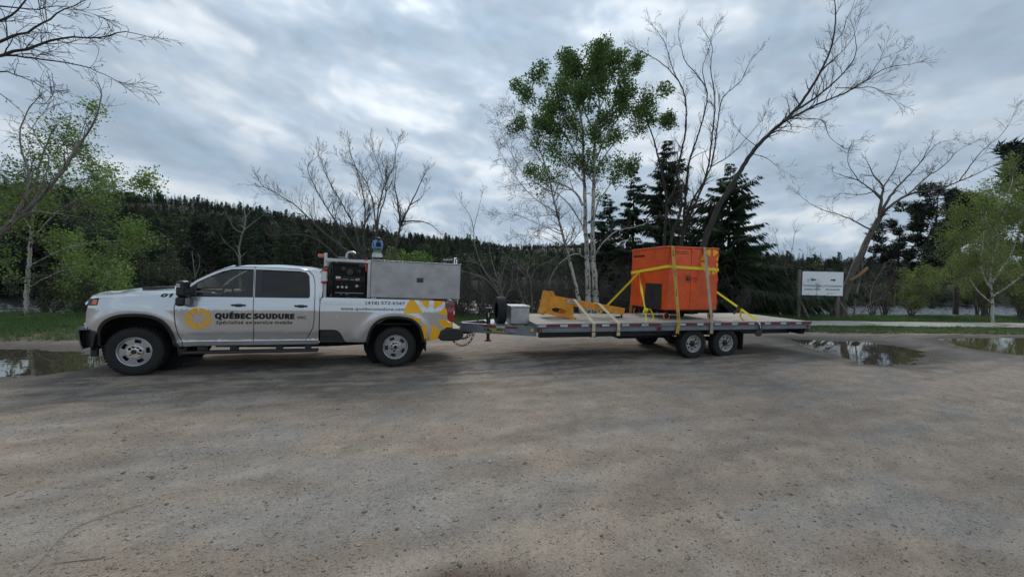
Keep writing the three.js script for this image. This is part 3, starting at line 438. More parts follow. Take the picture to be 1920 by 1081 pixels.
{ // dark hollow inside, chassis, seats, wheel
  const ub = new Geo(); ub.box(5.9, 0.16, 0.9, 2.4, 0.58, 0).box(0.1, 0.7, 1.7, 0.5, 1.1, 0).box(1.1, 0.5, 1.1, 0, 1.05, 0).cyl(0.07, 0.07, 1.6, 0, 0.42, 0, Math.PI / 2).cyl(0.07, 0.07, 1.6, 4.369, 0.42, 0, Math.PI / 2).sph(0.2, 4.369, 0.43, 0).box(2.4, 0.02, 1.86, 1.7, 0.56, 0).box(2.62, 0.03, 1.84, 4.22, 0.9, 0).box(0.04, 0.5, 1.84, 2.93, 1.15, 0).box(0.05, 0.85, 1.7, 2.84, 1.0, 0).tube([[1, 0.42, 0.4], [2.5, 0.4, 0.42], [3.4, 0.42, 0.45], [5.3, 0.55, 0.5]], 0.045); part(truck, 'chassis', ub, MAT.under);
  for (const c of AX) for (const s of [1, -1]) { const g = new THREE.CylinderGeometry(0.61, 0.61, 0.36, 24, 1, true, -Math.PI / 2, Math.PI); g.rotateX(-Math.PI / 2); const ln = new Geo(); ln.add(g, c + 0.04, 0.45, s * 0.8); ln.add(new THREE.CircleGeometry(0.66, 20), c, 0.5, s * 0.6); part(truck, 'wheel_well', ln, MAT.liner); }
  for (const s of [0.42, -0.42]) { const se = new Geo(); se.rb(0.52, 0.14, 0.54, 1.62, 1.02, s, 0.05).rb(0.16, 0.62, 0.5, 1.92, 1.34, s, 0.06, 0, 0, -0.2).rb(0.1, 0.2, 0.28, 2.0, 1.74, s, 0.04, 0, 0, -0.15); part(truck, 'seat', se, MAT.seat); } const se = new Geo(); se.rb(0.5, 0.14, 1.5, 2.4, 1.0, 0, 0.05).rb(0.14, 0.62, 1.5, 2.72, 1.32, 0, 0.05, 0, 0, -0.12); part(truck, 'seat', se, MAT.seat);
  const da = new Geo(); da.rb(0.42, 0.34, 1.66, 0.88, 1.32, 0, 0.08).rb(0.25, 0.05, 0.4, 0.95, 1.5, 0.42, 0.02); part(truck, 'dashboard', da, MAT.black);
  const sw = new Geo(); sw.tor(0.19, 0.017, 1.18, 1.44, 0.42, 0, Math.PI / 2 - 0.15, 0).bar([1.0, 1.38, 0.42], [1.17, 1.44, 0.42], 0.035).rb(0.04, 0.1, 0.14, 1.17, 1.44, 0.42, 0.02); part(truck, 'steering_wheel', sw, MAT.black);
  const tg = new Geo(); tg.rb(0.05, 0.5, 1.7, 5.59, 1.17, 0, 0.02); part(truck, 'tailgate', tg, MAT.paint);
  const rbm = new Geo(); for (const s of [1, -1]) { const sh = round([[5.26, 0.55], [5.31, 0.74], [5.42, 0.83], [5.58, 0.835], [5.79, 0.80], [5.82, 0.64], [5.76, 0.55], [5.5, 0.535]], 2); rbm.ex(poly(sh), 0.3, 0, 0, s > 0 ? 0.735 : -1.035, 0.03); } rbm.rb(0.2, 0.24, 1.6, 5.72, 0.69, 0, 0.04); const rb_ = part(truck, 'rear_bumper', rbm, MAT.black);
  part(rb_, 'hitch_receiver', new Geo().box(0.5, 0.075, 0.075, 5.7, 0.53, 0).rb(0.22, 0.05, 0.07, 5.92, 0.515, 0, 0.008).cyl(0.028, 0.03, 0.09, 5.98, 0.575, 0).sph(0.032, 5.98, 0.62, 0), MAT.rust);
  // front end
  const fb = new Geo(); fb.add(grid(6, 30, (u, v) => { const w = v * 2 - 1, q = Math.abs(w); return [-1.0 + 0.27 * q ** 3 + 0.03 * (1 - u) * 0 + 0.05 * (1 - u) ** 2, lerp(0.47, 0.81, u), w * 1.0]; })); for (const s of [1, -1]) { fb.add(panel([[-0.74, 0.47], [-0.735, 0.81], [-0.56, 0.785], [-0.52, 0.74], [-0.55, 0.6], [-0.56, 0.52]], [], (a) => bodyZ(Math.max(a, -0.72), 0.85) + 0.01, 0.1, s)); fb.rb(0.1, 0.22, 0.06, -0.6, 0.44, s * 0.86, 0.02); } fb.add(grid(4, 20, (u, v) => { const w = v * 2 - 1; return [lerp(-1.0 + 0.27 * Math.abs(w) ** 3, -0.6, u), 0.81, w]; })); part(truck, 'front_bumper', fb, MAT.black);
  const gr = new Geo(); gr.add(grid(4, 24, (u, v) => { const w = v * 2 - 1; return [-0.92 + 0.26 * Math.abs(w) ** 3, lerp(0.81, 1.3, u), w * (0.94 - 0.1 * u)]; })); const grl = part(truck, 'grille', gr, MAT.black);
  const gb = new Geo(); for (let i = 0; i < 5; i++) gb.add(grid(1, 18, (u, v) => { const w = v * 2 - 1; return [-0.955 + 0.26 * Math.abs(w) ** 3, 0.9 + i * 0.085 + u * 0.03, w * 0.8]; })); part(grl, 'grille_bar', gb, MAT.steelDark);
}
// wheels
function truckWheel() {
  const w = new THREE.Group(); w.name = 'wheel';
  const ty = new Geo(); ty.lathe([[0.255, -0.12], [0.30, -0.137], [0.36, -0.14], [0.4, -0.125], [0.412, -0.105], [0.413, 0.105], [0.4, 0.125], [0.36, 0.14], [0.30, 0.137], [0.255, 0.12]], 0, 0, 0, Math.PI / 2, 0, 0, 56);
  for (let i = 0; i < 46; i++) for (const [z, o] of [[0.112, 0], [0.05, 0.5], [-0.012, 0], [-0.06, 0.5], [-0.112, 0]]) { const a = ((i + o) / 46) * Math.PI * 2; ty.box(0.036, 0.016, Math.abs(z) > 0.1 ? 0.042 : 0.05, Math.cos(a) * 0.413, Math.sin(a) * 0.413, z, 0, 0, a + Math.PI / 2 + (Math.abs(z) > 0.1 ? 0 : 0.3)); }
  part(w, 'tyre', ty, MAT.tyre);
  const rim = new Geo(); rim.lathe([[0.252, 0.118], [0.256, 0.124], [0.247, 0.13], [0.237, 0.12], [0.226, 0.095], [0.222, 0.04], [0.215, -0.1], [0.2, -0.1]], 0, 0, 0, Math.PI / 2, 0, 0, 48);
  const face = new THREE.Shape(); face.absarc(0, 0, 0.228, 0, Math.PI * 2);
  for (let k = 0; k < 5; k++) { const a = (k / 5) * Math.PI * 2 + 0.1; const P = []; for (let i = 0; i <= 12; i++) { const t = i / 12, an = a - 0.25 + 0.5 * t; P.push([Math.cos(an) * 0.208, Math.sin(an) * 0.208]); } for (let i = 0; i <= 12; i++) { const t = i / 12, an = a + 0.29 - 0.58 * t; P.push([Math.cos(an) * 0.152, Math.sin(an) * 0.152]); } face.holes.push(holeP(round(P, 1))); }
  rim.ex(face, 0.035, 0, 0, 0.062, 0.007, 0, 0, 0, 40); part(w, 'rim', rim, MAT.alloy);
  part(w, 'brake_disc', new Geo().cyl(0.19, 0.19, 0.04, 0, 0, 0.0, Math.PI / 2, 0, 0, 28), MAT.steelDark);
  const cap = new Geo(), cs = new THREE.Shape(); cs.absarc(0, 0, 0.115, 0, Math.PI * 2); for (let k = 0; k < 8; k++) { const a = (k / 8) * Math.PI * 2 + 0.2, h = new THREE.Path(); h.absellipse(Math.cos(a) * 0.084, Math.sin(a) * 0.084, 0.022, 0.026, 0, Math.PI * 2, true, a); cs.holes.push(h); } cap.ex(cs, 0.03, 0, 0, 0.09, 0.006, 0, 0, 0, 30).cyl(0.054, 0.05, 0.03, 0, 0, 0.125, Math.PI / 2); part(w, 'hub_cover', cap, MAT.chrome);
  part(w, 'wheel_nut', new Geo().cyl(0.112, 0.112, 0.02, 0, 0, 0.088, Math.PI / 2), MAT.under);
  part(w, 'hub_cap', new Geo().cyl(0.044, 0.04, 0.02, 0, 0, 0.138, Math.PI / 2).add(new THREE.BoxGeometry(0.05, 0.014, 0.004), 0, 0, 0.149).add(new THREE.BoxGeometry(0.02, 0.022, 0.004), 0, 0, 0.149), MAT.blackGloss);
  return w;
}
const tw = truckWheel();
for (const [a, s, spin] of [[0, 1, 0], [4.369, 1, 1.9], [0, -1, 0.7], [4.369, -1, 2.4]]) { const w = a === 0 && s === 1 ? tw : tw.clone(); truck.add(w); w.position.set(a, TR, s * 0.865); w.rotation.set(0, s > 0 ? 0 : Math.PI, spin); }
// lettering and emblems
{
  const ink = '#0b0d1c', text = (w, h, fn) => { const t = canvas(w, h, (c) => { c.clearRect(0, 0, w, h); c.fillStyle = ink; c.textBaseline = 'alphabetic'; fn(c); }); return std(0xffffff, 0.5, 0, { map: t, transparent: true }); };
  const fit = (c, s, x, y, w, font) => { c.font = font; c.save(); c.translate(x, y); c.scale(w / c.measureText(s).width, 1); c.fillText(s, 0, 0); c.restore(); };
  const bold = (c, s, x, y, w, font, lw) => { fit(c, s, x, y, w, font); c.font = font; c.save(); c.translate(x, y); c.scale(w / c.measureText(s).width, 1); c.lineWidth = lw; c.strokeStyle = ink; c.strokeText(s, 0, 0); c.restore(); };
  part(truck, 'company_lettering', printOn(1.15, 0.86, 1.6, 0.32, bodyZ, 0.004), text(2000, 400, (c) => { bold(c, 'QUÉBEC SOUDURE', 30, 205, 1620, 'bold 165px sans-serif', 16); fit(c, 'INC.', 1700, 205, 240, 'bold 95px sans-serif'); fit(c, 'Spécialisé en service mobile', 50, 335, 1560, 'bold 105px sans-serif'); }));
  part(truck, 'fleet_number', printOn(0.33, 1.375, 0.22, 0.09, bodyZ, 0.004), text(440, 180, (c) => bold(c, '01', 30, 150, 370, 'italic bold 170px sans-serif', 8)));
  part(truck, 'phone_number', printOn(3.72, 1.295, 0.84, 0.11, bodyZ, 0.004), text(1260, 165, (c) => fit(c, '(418) 572-6347', 40, 125, 1180, 'bold 130px sans-serif')));
  part(truck, 'web_address', printOn(3.26, 1.165, 1.32, 0.11, bodyZ, 0.004), text(1980, 165, (c) => fit(c, 'www.quebecsoudure.com', 40, 115, 1880, 'bold 120px sans-serif')));
  // eight petals round a star left open
  const petals = (c, cx, cy, R, r, gap, rot) => { for (let k = 0; k < 8; k++) { const a = rot + (k * Math.PI) / 4, m = a + Math.PI / 8; c.beginPath(); c.moveTo(cx + Math.cos(m) * r, cy + Math.sin(m) * r); c.lineTo(cx + Math.cos(a + gap) * R, cy + Math.sin(a + gap) * R); c.arc(cx, cy, R, a + gap, a + Math.PI / 4 - gap); c.closePath(); c.fill(); } };
  const logo = (w, h, fn) => std(0xffffff, 0.5, 0, { map: canvas(w, h, (c) => { c.clearRect(0, 0, w, h); c.fillStyle = '#f9b515'; fn(c); }), transparent: true });
  part(truck, 'star_emblem', printOn(0.72, 0.81, 0.41, 0.41, bodyZ, 0.004), logo(512, 512, (c) => petals(c, 256, 256, 240, 90, 0.035, 0)));
  const X0 = 4.5, Y0 = 0.5, S = 850, toC = ([a, y]) => [(a - X0) * S, (1.45 - y) * S];
  part(truck, 'star_emblem', printOn(X0, Y0, 1.1, 0.95, bodyZ, 0.004, 1, 30, 24), logo(1.1 * S, 0.95 * S, (c) => { c.beginPath(); BEDSIDE.forEach((p, i) => { const q = toC(p); i ? c.lineTo(...q) : c.moveTo(...q); }); c.closePath(); c.clip(); petals(c, ...toC([5.07, 1.08]), 0.56 * S, 0.17 * S, 0.045, 0.06); }));
  part(truck, 'fuel_door', panel(round([[2.99, 0.985], [2.985, 1.135], [3.24, 1.135], [3.245, 0.985]], 3), [], bodyZ, 0.012, 1, 0.004), MAT.paint);
  part(truck, 'fuel_door_catch', new Geo().rb(0.03, 0.04, 0.012, 3.225, 1.05, bodyZ(3.22, 1.05) + 0.008, 0.005), MAT.chrome);
}

// ---------------------------------------------------------------- what the pickup carries
const TQ = new THREE.Matrix4().compose(new THREE.Vector3(...TRUCK_POS), new THREE.Quaternion().setFromEuler(new THREE.Euler(0, 0.3333, -0.0333, 'YXZ')), new THREE.Vector3(1, 1, 1));
function carried(name, label, category, p, group) { const o = thing(name, label, category, [0, 0, 0], 0, group); o.position.copy(new THREE.Vector3(...p).applyMatrix4(TQ)); o.rotation.set(0, 0.3333, -0.0333, 'YXZ'); return o; }
const sheet = (w, h, W, H, fn, extra = {}) => std(0xffffff, 0.5, 0, { map: canvas(W, H, fn), ...extra });
{ // welding generator with its control face towards us
  const o = carried('welding_generator', 'black engine-driven welding generator with control panel in truck bed', 'welder', [3.42, 0.93, 0.1]);
  part(o, 'housing', new Geo().rb(0.68, 1.12, 1.2, 0, 0.66, 0, 0.03).box(0.6, 0.1, 1.1, 0, 0.05, 0).rb(0.74, 0.06, 1.26, 0, 1.2, 0, 0.02), MAT.under);
  const z = 0.61;
  const f = part(o, 'control_panel', new Geo().rb(0.6, 0.3, 0.02, 0, 1.02, z - 0.004, 0.006).rb(0.6, 0.2, 0.02, 0, 0.72, z - 0.004, 0.006).rb(0.6, 0.24, 0.02, 0, 0.46, z - 0.004, 0.006), MAT.under);
  part(f, 'maker_plate', grid(1, 1, (u, v) => [-0.29 + 0.58 * u, 0.835 + 0.11 * v, z + 0.012]), sheet(0, 0, 580, 90, (c) => { c.fillStyle = '#0c0d0e'; c.fillRect(0, 0, 580, 90); c.fillStyle = '#e8e8e4'; c.fillRect(20, 6, 90, 34); c.fillStyle = '#b22020'; c.fillRect(20, 48, 110, 20); c.fillStyle = '#dcdcdc'; c.font = 'italic bold 52px sans-serif'; c.fillText('400', 390, 66); c.fillRect(150, 46, 110, 6); c.fillRect(300, 50, 70, 7); }));
  for (const [x, y, r] of [[-0.12, 1.1, 0.05], [0.0, 1.04, 0.07], [0.18, 1.06, 0.04], [-0.22, 0.72, 0.025], [-0.14, 0.72, 0.028], [-0.06, 0.72, 0.028], [0.14, 0.75, 0.03], [0.2, 0.75, 0.02], [-0.16, 0.78, 0.016], [-0.06, 0.78, 0.016]]) part(f, 'dial', new Geo().cyl(r, r * 0.9, 0.04, x, y, z + 0.03, Math.PI / 2, 0, 0, 16).cyl(r * 0.5, r * 0.4, 0.03, x, y, z + 0.06, Math.PI / 2, 0, 0, 12), r > 0.024 && r < 0.04 ? MAT.alu : MAT.steelDark);
  part(f, 'outlet', new Geo().rb(0.09, 0.05, 0.02, -0.02, 0.5, z + 0.012, 0.005).rb(0.09, 0.05, 0.02, 0.12, 0.5, z + 0.012, 0.005).rb(0.34, 0.06, 0.02, 0.06, 0.42, z + 0.012, 0.005), MAT.steelDark);
  part(f, 'switch_row', new Geo().box(0.56, 0.012, 0.012, 0, 0.6, z + 0.008).box(0.03, 0.012, 0.012, -0.16, 0.57, z + 0.008).box(0.05, 0.012, 0.012, -0.05, 0.57, z + 0.008).box(0.06, 0.02, 0.012, 0.1, 0.34, z + 0.008), MAT.tapeWhite);
  const ex = part(o, 'exhaust', new Geo().tube([[-0.12, 1.2, 0.0], [-0.12, 1.36, 0.0], [-0.1, 1.45, 0.0], [0.0, 1.48, 0.0], [0.06, 1.45, 0]], 0.03, 9), MAT.alu); part(ex, 'muffler', new Geo().rb(0.26, 0.1, 0.24, -0.2, 1.29, 0, 0.04), MAT.black); part(o, 'exhaust_plate', new Geo().rb(0.17, 0.015, 0.2, -0.2, 1.35, 0, 0.004), MAT.white);
  const hz = new Geo(); hz.tube([[0.36, 1.0, 0.55], [0.44, 0.8, 0.6], [0.42, 0.4, 0.58], [0.38, 0.1, 0.6]], 0.025).tube([[-0.38, 1.1, 0.5], [-0.41, 0.7, 0.55], [-0.4, 0.3, 0.5]], 0.028).tube([[0.4, 1.1, 0.5], [0.36, 0.6, 0.62], [0.44, 0.3, 0.6]], 0.015); part(o, 'cable', hz, MAT.black);
}
{ // headache frame of square aluminium tube
  const o = carried('equipment_rack', 'pale square-tube equipment rack standing behind the pickup cab', 'rack', [3, 1.44, 0.95]);
  part(o, 'post', new Geo().rb(0.055, 0.9, 0.05, -0.02, 0.44, 0, 0.006), MAT.alu); part(o, 'post', new Geo().rb(0.045, 0.82, 0.05, 0.02, 0.41, -1.75, 0.006), MAT.alu); part(o, 'post', new Geo().rb(0.06, 0.78, 0.05, 0.8, 0.4, 0, 0.006), MAT.alu);
  part(o, 'rail', new Geo().rb(0.86, 0.06, 0.05, 0.4, 0.755, 0.052, 0.006), MAT.alu); part(o, 'rail', new Geo().rb(0.05, 0.05, 1.7, 0.0, 0.7, -0.88, 0.006), MAT.alu); part(o, 'bracket', new Geo().rb(0.16, 0.06, 0.05, 0.68, 0.67, 0.0, 0.006).rb(0.14, 0.012, 0.05, 0.2, 0.8, 0.05, 0.003).rb(0.2, 0.012, 0.05, 0.5, 0.8, 0.05, 0.003), MAT.black);
  part(o, 'ribbon', new Geo().rb(0.03, 0.14, 0.01, 0.74, 0.62, 0.09, 0.003, 0, 0, 0.15), MAT.redPlain); part(o, 'ribbon', new Geo().rb(0.03, 0.06, 0.01, 0.74, 0.8, 0.08, 0.003, 0, 0, -0.3), MAT.redPlain);
  part(o, 'beacon', new Geo().rb(0.13, 0.07, 0.12, -0.11, 0.83, -0.1, 0.02), MAT.amber);
}
{
  const o = carried('fire_extinguisher', 'small fire extinguisher with white label hung on rack post', 'extinguisher', [2.975, 1.72, 1.04]);
  part(o, 'cylinder', new Geo().lathe([[0, 0], [0.045, 0], [0.052, 0.015], [0.052, 0.25], [0.04, 0.285], [0.016, 0.3], [0.016, 0.33], [0, 0.33]]), MAT.redPlain);
  part(o, 'label_sleeve', new Geo().lathe([[0.0535, 0.05], [0.0535, 0.24]]), sheet(0, 0, 200, 100, (c) => { c.fillStyle = '#d8d8d2'; c.fillRect(0, 0, 200, 100); c.fillStyle = '#333'; for (let i = 0; i < 34; i++) c.fillRect((i * 53) % 190, 8 + ((i * 29) % 84), 14, 5); c.fillStyle = '#a02020'; for (let i = 0; i < 8; i++) c.fillRect((i * 71) % 180, (i * 37) % 90, 10, 8); }));
  part(o, 'valve', new Geo().rb(0.03, 0.05, 0.03, 0, 0.345, 0, 0.008).rb(0.1, 0.015, 0.03, 0.03, 0.37, 0, 0.005, 0, 0, 0.25).rb(0.08, 0.012, 0.03, 0.03, 0.345, 0, 0.005), MAT.alu); part(o, 'hose', new Geo().tube([[0, 0.34, 0.02], [0.05, 0.32, 0.03], [0.065, 0.22, 0.03], [0.06, 0.1, 0.02]], 0.01), MAT.black);
}
{
  const o = carried('aluminium_toolbox', 'long plain aluminium toolbox bolted above the pickup bed side', 'toolbox', [4.765, 1.452, 0.78]);
  part(o, 'body', new Geo().rb(1.86, 0.77, 0.5, 0, 0.395, 0, 0.01), MAT.aluBox);
  part(o, 'door', new Geo().rb(1.84, 0.745, 0.02, 0, 0.395, 0.252, 0.006), MAT.aluBox); part(o, 'lid_edge', new Geo().rb(1.88, 0.014, 0.54, 0, 0.783, 0.01, 0.004), MAT.alu); part(o, 'foot', new Geo().box(0.1, 0.02, 0.4, -0.86, 0.0, 0), MAT.alu); part(o, 'foot', new Geo().box(0.02, 0.1, 0.3, 0.9, -0.04, 0.05), MAT.alu);
  const l = part(o, 'latch', new Geo().rb(0.14, 0.1, 0.012, 0.06, 0.405, 0.264, 0.01), MAT.steelDark); part(l, 'latch_handle', new Geo().rb(0.1, 0.07, 0.01, 0.06, 0.4, 0.27, 0.01), MAT.blackGloss);
  const rv = new Geo(); for (const y of [0.06, 0.1, 0.15, 0.2]) rv.cyl(0.008, 0.008, 0.012, -0.88, y, 0.264, Math.PI / 2, 0, 0, 8); for (const y of [0.09, 0.2, 0.35]) rv.cyl(0.006, 0.006, 0.012, 0.88, y, 0.264, Math.PI / 2, 0, 0, 8); part(o, 'rivet', rv, MAT.chrome).userData.kind = 'stuff';
}
{
  const o = carried('gas_cylinder', 'black gas cylinder with green and white shoulder and blue valve guard', 'gas cylinder', [3.94, 0.93, 0.1]);
  part(o, 'cylinder', new Geo().lathe([[0, 0], [0.11, 0], [0.118, 0.03], [0.118, 1.38], [0.113, 1.42]], 0, 0, 0, 0, 0, 0, 32), MAT.blackGloss);
  part(o, 'shoulder', new Geo().lathe([[0.113, 1.42], [0.1, 1.5], [0.075, 1.555], [0.045, 1.58], [0, 1.58]], 0, 0, 0, 0, 0, 0, 32), std([0.09, 0.3, 0.06], 0.5)); part(o, 'label_band', new Geo().lathe([[0.1205, 1.4], [0.1145, 1.43], [0.104, 1.49]], 0, 0, 0, 0, 0, 0, 32), MAT.white);
  const g = new Geo(); // guard: a rounded hood with windows
  for (let k = 0; k < 4; k++) { const a = (k / 4) * Math.PI * 2 + 0.5; const P = []; for (let i = 0; i <= 8; i++) { const t = i / 8, r = 0.05 + 0.062 * Math.sin(Math.PI * (0.12 + 0.8 * t)); P.push([Math.cos(a) * r, 1.56 + 0.22 * t, Math.sin(a) * r]); } g.tube(P, 0.028, 8); } g.tor(0.1, 0.02, 0, 1.61, 0, Math.PI / 2); part(o, 'valve_guard', g, std([0.16, 0.24, 0.42], 0.35, 0.1)); part(o, 'valve_handwheel', new Geo().tor(0.05, 0.018, 0, 1.83, 0, Math.PI / 2).cyl(0.05, 0.04, 0.05, 0, 1.81, 0), std([0.02, 0.04, 0.12], 0.4));
  part(o, 'guard_cover', new Geo().add(new THREE.SphereGeometry(0.112, 24, 10, 0, Math.PI * 2, 0, 1.15), 0, 1.68, 0), std([0.02, 0.08, 0.3], 0.3)); part(o, 'regulator', new Geo().sph(0.075, 0, 1.66, 0), MAT.black);
}
{
  const o = carried('bench_vise', 'small black and silver clamp tool lying on aluminium toolbox', 'vise', [5.52, 2.245, 0.62]);
  part(o, 'body', new Geo().cyl(0.04, 0.05, 0.22, -0.04, 0.06, 0, 0, 0, Math.PI / 2 + 0.12, 16).rb(0.08, 0.03, 0.08, 0.0, 0.015, 0, 0.008), MAT.steelDark); part(o, 'jaw', new Geo().rb(0.03, 0.14, 0.09, 0.1, 0.075, 0, 0.008).rb(0.03, 0.1, 0.08, 0.15, 0.06, 0, 0.008).rb(0.07, 0.02, 0.08, 0.12, 0.14, 0, 0.006), MAT.chrome);
}

// ---------------------------------------------------------------- the flatbed trailer: x rearwards from the deck's front edge, y = 0 on the deck
const TRL_POS = [0.2513, 0.718, -9.942], TRL_YAW = 0.24435, TRL_TILT = 0.0117;
const LQ = new THREE.Matrix4().compose(new THREE.Vector3(...TRL_POS), new THREE.Quaternion().setFromEuler(new THREE.Euler(0, TRL_YAW, -TRL_TILT, 'YXZ')), new THREE.Vector3(1, 1, 1));
function aboard(name, label, category, p, group) { const o = thing(name, label, category, [0, 0, 0], 0, group); o.position.copy(new THREE.Vector3(...p).applyMatrix4(LQ)); o.rotation.set(0, TRL_YAW, -TRL_TILT, 'YXZ'); return o; }
const trailer = aboard('flatbed_trailer', 'tandem axle flatbed trailer with wooden deck hitched to the pickup', 'trailer', [0, 0, 0]);
const ZN = 1.28, ZF = -1.05, ZC = 0.115, LEN = 8.02;
{
  const n = 13, w = (ZN - ZF - 0.14) / n, r = mulberry(5);
  for (let i = 0; i < n; i++) { // two boards end to end in each row
    const z = ZF + 0.07 + w * (i + 0.5), cut = 3.2 + 1.6 * r();
    for (const [a, b] of [[0.07, cut - 0.003], [cut + 0.003, LEN - 0.07]]) { const g = new Geo(true); const q = boxUV(new THREE.BoxGeometry(b - a, 0.045, w - 0.006)); const uv = q.attributes.uv, du = r() * 7, dv = r() * 5; for (let k = 0; k < uv.count; k++) uv.setXY(k, uv.getX(k) + du, uv.getY(k) + dv); g.add(q, (a + b) / 2, -0.0235 - 0.004 * r(), z, 0.012 * (r() - 0.5)); part(trailer, 'deck_board', g, MAT.wood); }
  }
  const fr = new Geo(); for (const s of [1, -1]) { const z = s > 0 ? ZN : ZF; fr.box(LEN, 0.085, 0.07, LEN / 2, -0.0415, z - s * 0.035).box(LEN - 0.04, 0.095, 0.05, LEN / 2, -0.142, z - s * 0.045).box(LEN - 0.04, 0.012, 0.07, LEN / 2, -0.19, z - s * 0.035); }
  for (const x of [0.035, LEN - 0.035]) fr.box(0.07, 0.14, ZN - ZF - 0.142, x, -0.072, ZC); part(trailer, 'side_rail', fr, MAT.galv);
  const bm = new Geo(); for (const z of [0.72, -0.5]) bm.box(7.6, 0.2, 0.12, 4.05, -0.3, z); for (let x = 0.4; x < 7.9; x += 0.61) bm.box(0.06, 0.1, 2.2, x, -0.13, ZC); bm.box(0.12, 0.14, 2.2, LEN - 0.08, -0.23, ZC); part(trailer, 'chassis_beam', bm, MAT.frame);
  part(trailer, 'rear_bumper', new Geo().rb(0.14, 0.2, 2.1, LEN - 0.16, -0.27, ZC, 0.02), MAT.under);
  // tape
  let x = 0.05, k = 0; while (x < LEN - 0.1) { const white = k % 2 === 0, L = white ? 0.19 : 0.34; if (!(x > 3.1 && x < 3.55)) part(trailer, 'reflective_tape', new Geo().box(Math.min(L, LEN - 0.02 - x) - 0.004, 0.052, 0.003, x + L / 2, -0.046, ZN + 0.002), white ? MAT.tapeWhite : MAT.tapeRed); x += L; k++; }
  const lg = part(trailer, 'marker_lamp', new Geo().rb(0.11, 0.09, 0.02, 0.09, -0.143, ZN - 0.008, 0.008).cyl(0.038, 0.03, 0.03, 0.09, -0.14, ZN + 0.012, Math.PI / 2), MAT.redDark); part(lg, 'lens', new Geo().cyl(0.022, 0.016, 0.02, 0.09, -0.14, ZN + 0.03, Math.PI / 2), MAT.amber);
  part(trailer, 'marker_lamp', new Geo().cyl(0.035, 0.03, 0.03, 3.2, -0.14, ZN + 0.0, Math.PI / 2).rb(0.12, 0.08, 0.015, 3.2, -0.14, ZN - 0.008, 0.006), MAT.redDark); part(trailer, 'marker_lamp', new Geo().rb(0.05, 0.06, 0.02, 7.9, -0.14, ZN, 0.006), MAT.redDark);
  for (const px of [1.42, 2.07, 3.72, 4.72]) part(trailer, 'strap_winch', new Geo().box(0.11, 0.02, 0.09, px, -0.2, ZN - 0.03).box(0.015, 0.14, 0.09, px - 0.06, -0.26, ZN - 0.03).box(0.015, 0.14, 0.09, px + 0.06, -0.26, ZN - 0.03).cyl(0.03, 0.03, 0.15, px, -0.28, ZN - 0.03, 0, 0, Math.PI / 2, 12), MAT.rust);
  part(trailer, 'strap_roll', new Geo().cyl(0.085, 0.085, 0.06, 6.24, -0.31, ZN - 0.03, 0, 0.9, Math.PI / 2, 18).box(0.05, 0.16, 0.03, 6.28, -0.18, ZN + 0.01), MAT.woodDark);
  // tongue
  const tg = new Geo(), a = [-1.55, -0.2, ZC + 0.1], b = [0.06, -0.19, ZC + 1.0];
  for (const s of [1, -1]) { const dz = (b[2] - ZC) * s - (a[2] - ZC) * s, dx = b[0] - a[0], L = Math.hypot(dx, dz), an = Math.atan2(-dz, dx); tg.add(new THREE.BoxGeometry(L, 0.21, 0.012), (a[0] + b[0]) / 2, -0.2, ZC + s * 0.55, 0, an, 0).add(new THREE.BoxGeometry(L, 0.012, 0.07), (a[0] + b[0]) / 2, -0.096, ZC + s * 0.515, 0, an, 0).add(new THREE.BoxGeometry(L, 0.012, 0.07), (a[0] + b[0]) / 2, -0.304, ZC + s * 0.515, 0, an, 0); } tg.box(0.012, 0.21, 0.24, -1.56, -0.2, ZC).box(0.9, 0.014, 0.9, -0.5, -0.088, ZC); part(trailer, 'tongue', tg, MAT.galv);
  const TA = Math.atan2(-(b[2] - a[2]), b[0] - a[0]); // print on the tongue's face
  const onTongue = (t0, t1, y0, y1, off = 0.009) => grid(1, 1, (u, v) => { const t = lerp(t0, t1, u); return [lerp(a[0], b[0], t) - Math.sin(-TA) * off, lerp(y0, y1, v), lerp(a[2], b[2], t) + Math.cos(TA) * off]; });
  part(trailer, 'tongue_sticker', onTongue(0.3, 0.6, -0.285, -0.165), std(0xffffff, 0.4, 0, { transparent: true, map: canvas(512, 200, (c) => { c.clearRect(0, 0, 512, 200); c.fillStyle = '#0c0c0a'; c.beginPath(); c.ellipse(256, 100, 250, 95, 0, 0, 7); c.fill(); c.strokeStyle = '#d9d07a'; c.lineWidth = 10; c.beginPath(); c.ellipse(256, 100, 215, 76, 0, 0, 7); c.stroke(); c.fillStyle = '#e8dd70'; c.font = 'italic bold 74px sans-serif'; c.fillText('EAST', 130, 92); c.fillText('ROUILLE', 180, 150); }) }));
  part(trailer, 'tongue_sticker', onTongue(0.63, 0.73, -0.29, -0.2), std(0xffffff, 0.5, 0, { transparent: true, map: canvas(256, 160, (c) => { c.clearRect(0, 0, 256, 160); c.fillStyle = '#d5d8dc'; c.font = 'italic bold 60px serif'; c.fillText('Pilon', 70, 70); c.fillStyle = '#22252a'; c.fillRect(10, 100, 190, 22); }) }));
  part(trailer, 'reflective_tape', onTongue(0.29, 0.47, -0.158, -0.118), MAT.tapeRed); part(trailer, 'reflective_tape', onTongue(0.47, 0.59, -0.158, -0.118), MAT.tapeWhite); part(trailer, 'reflective_tape', onTongue(0.59, 0.76, -0.158, -0.118), MAT.tapeRed);
  part(trailer, 'side_marker', onTongue(0.93, 0.97, -0.2, -0.13, 0.02), std([0.5, 0.5, 0.08], 0.3));
  part(trailer, 'coupler', new Geo().rb(0.3, 0.1, 0.12, -1.47, -0.33, 0.05, 0.02, 0, -0.25).sph(0.07, -1.56, -0.3, 0.0, 1.2, 0.9, 1).rb(0.16, 0.03, 0.03, -1.5, -0.26, 0.03, 0.01, 0, 0, 0.2), MAT.rust);
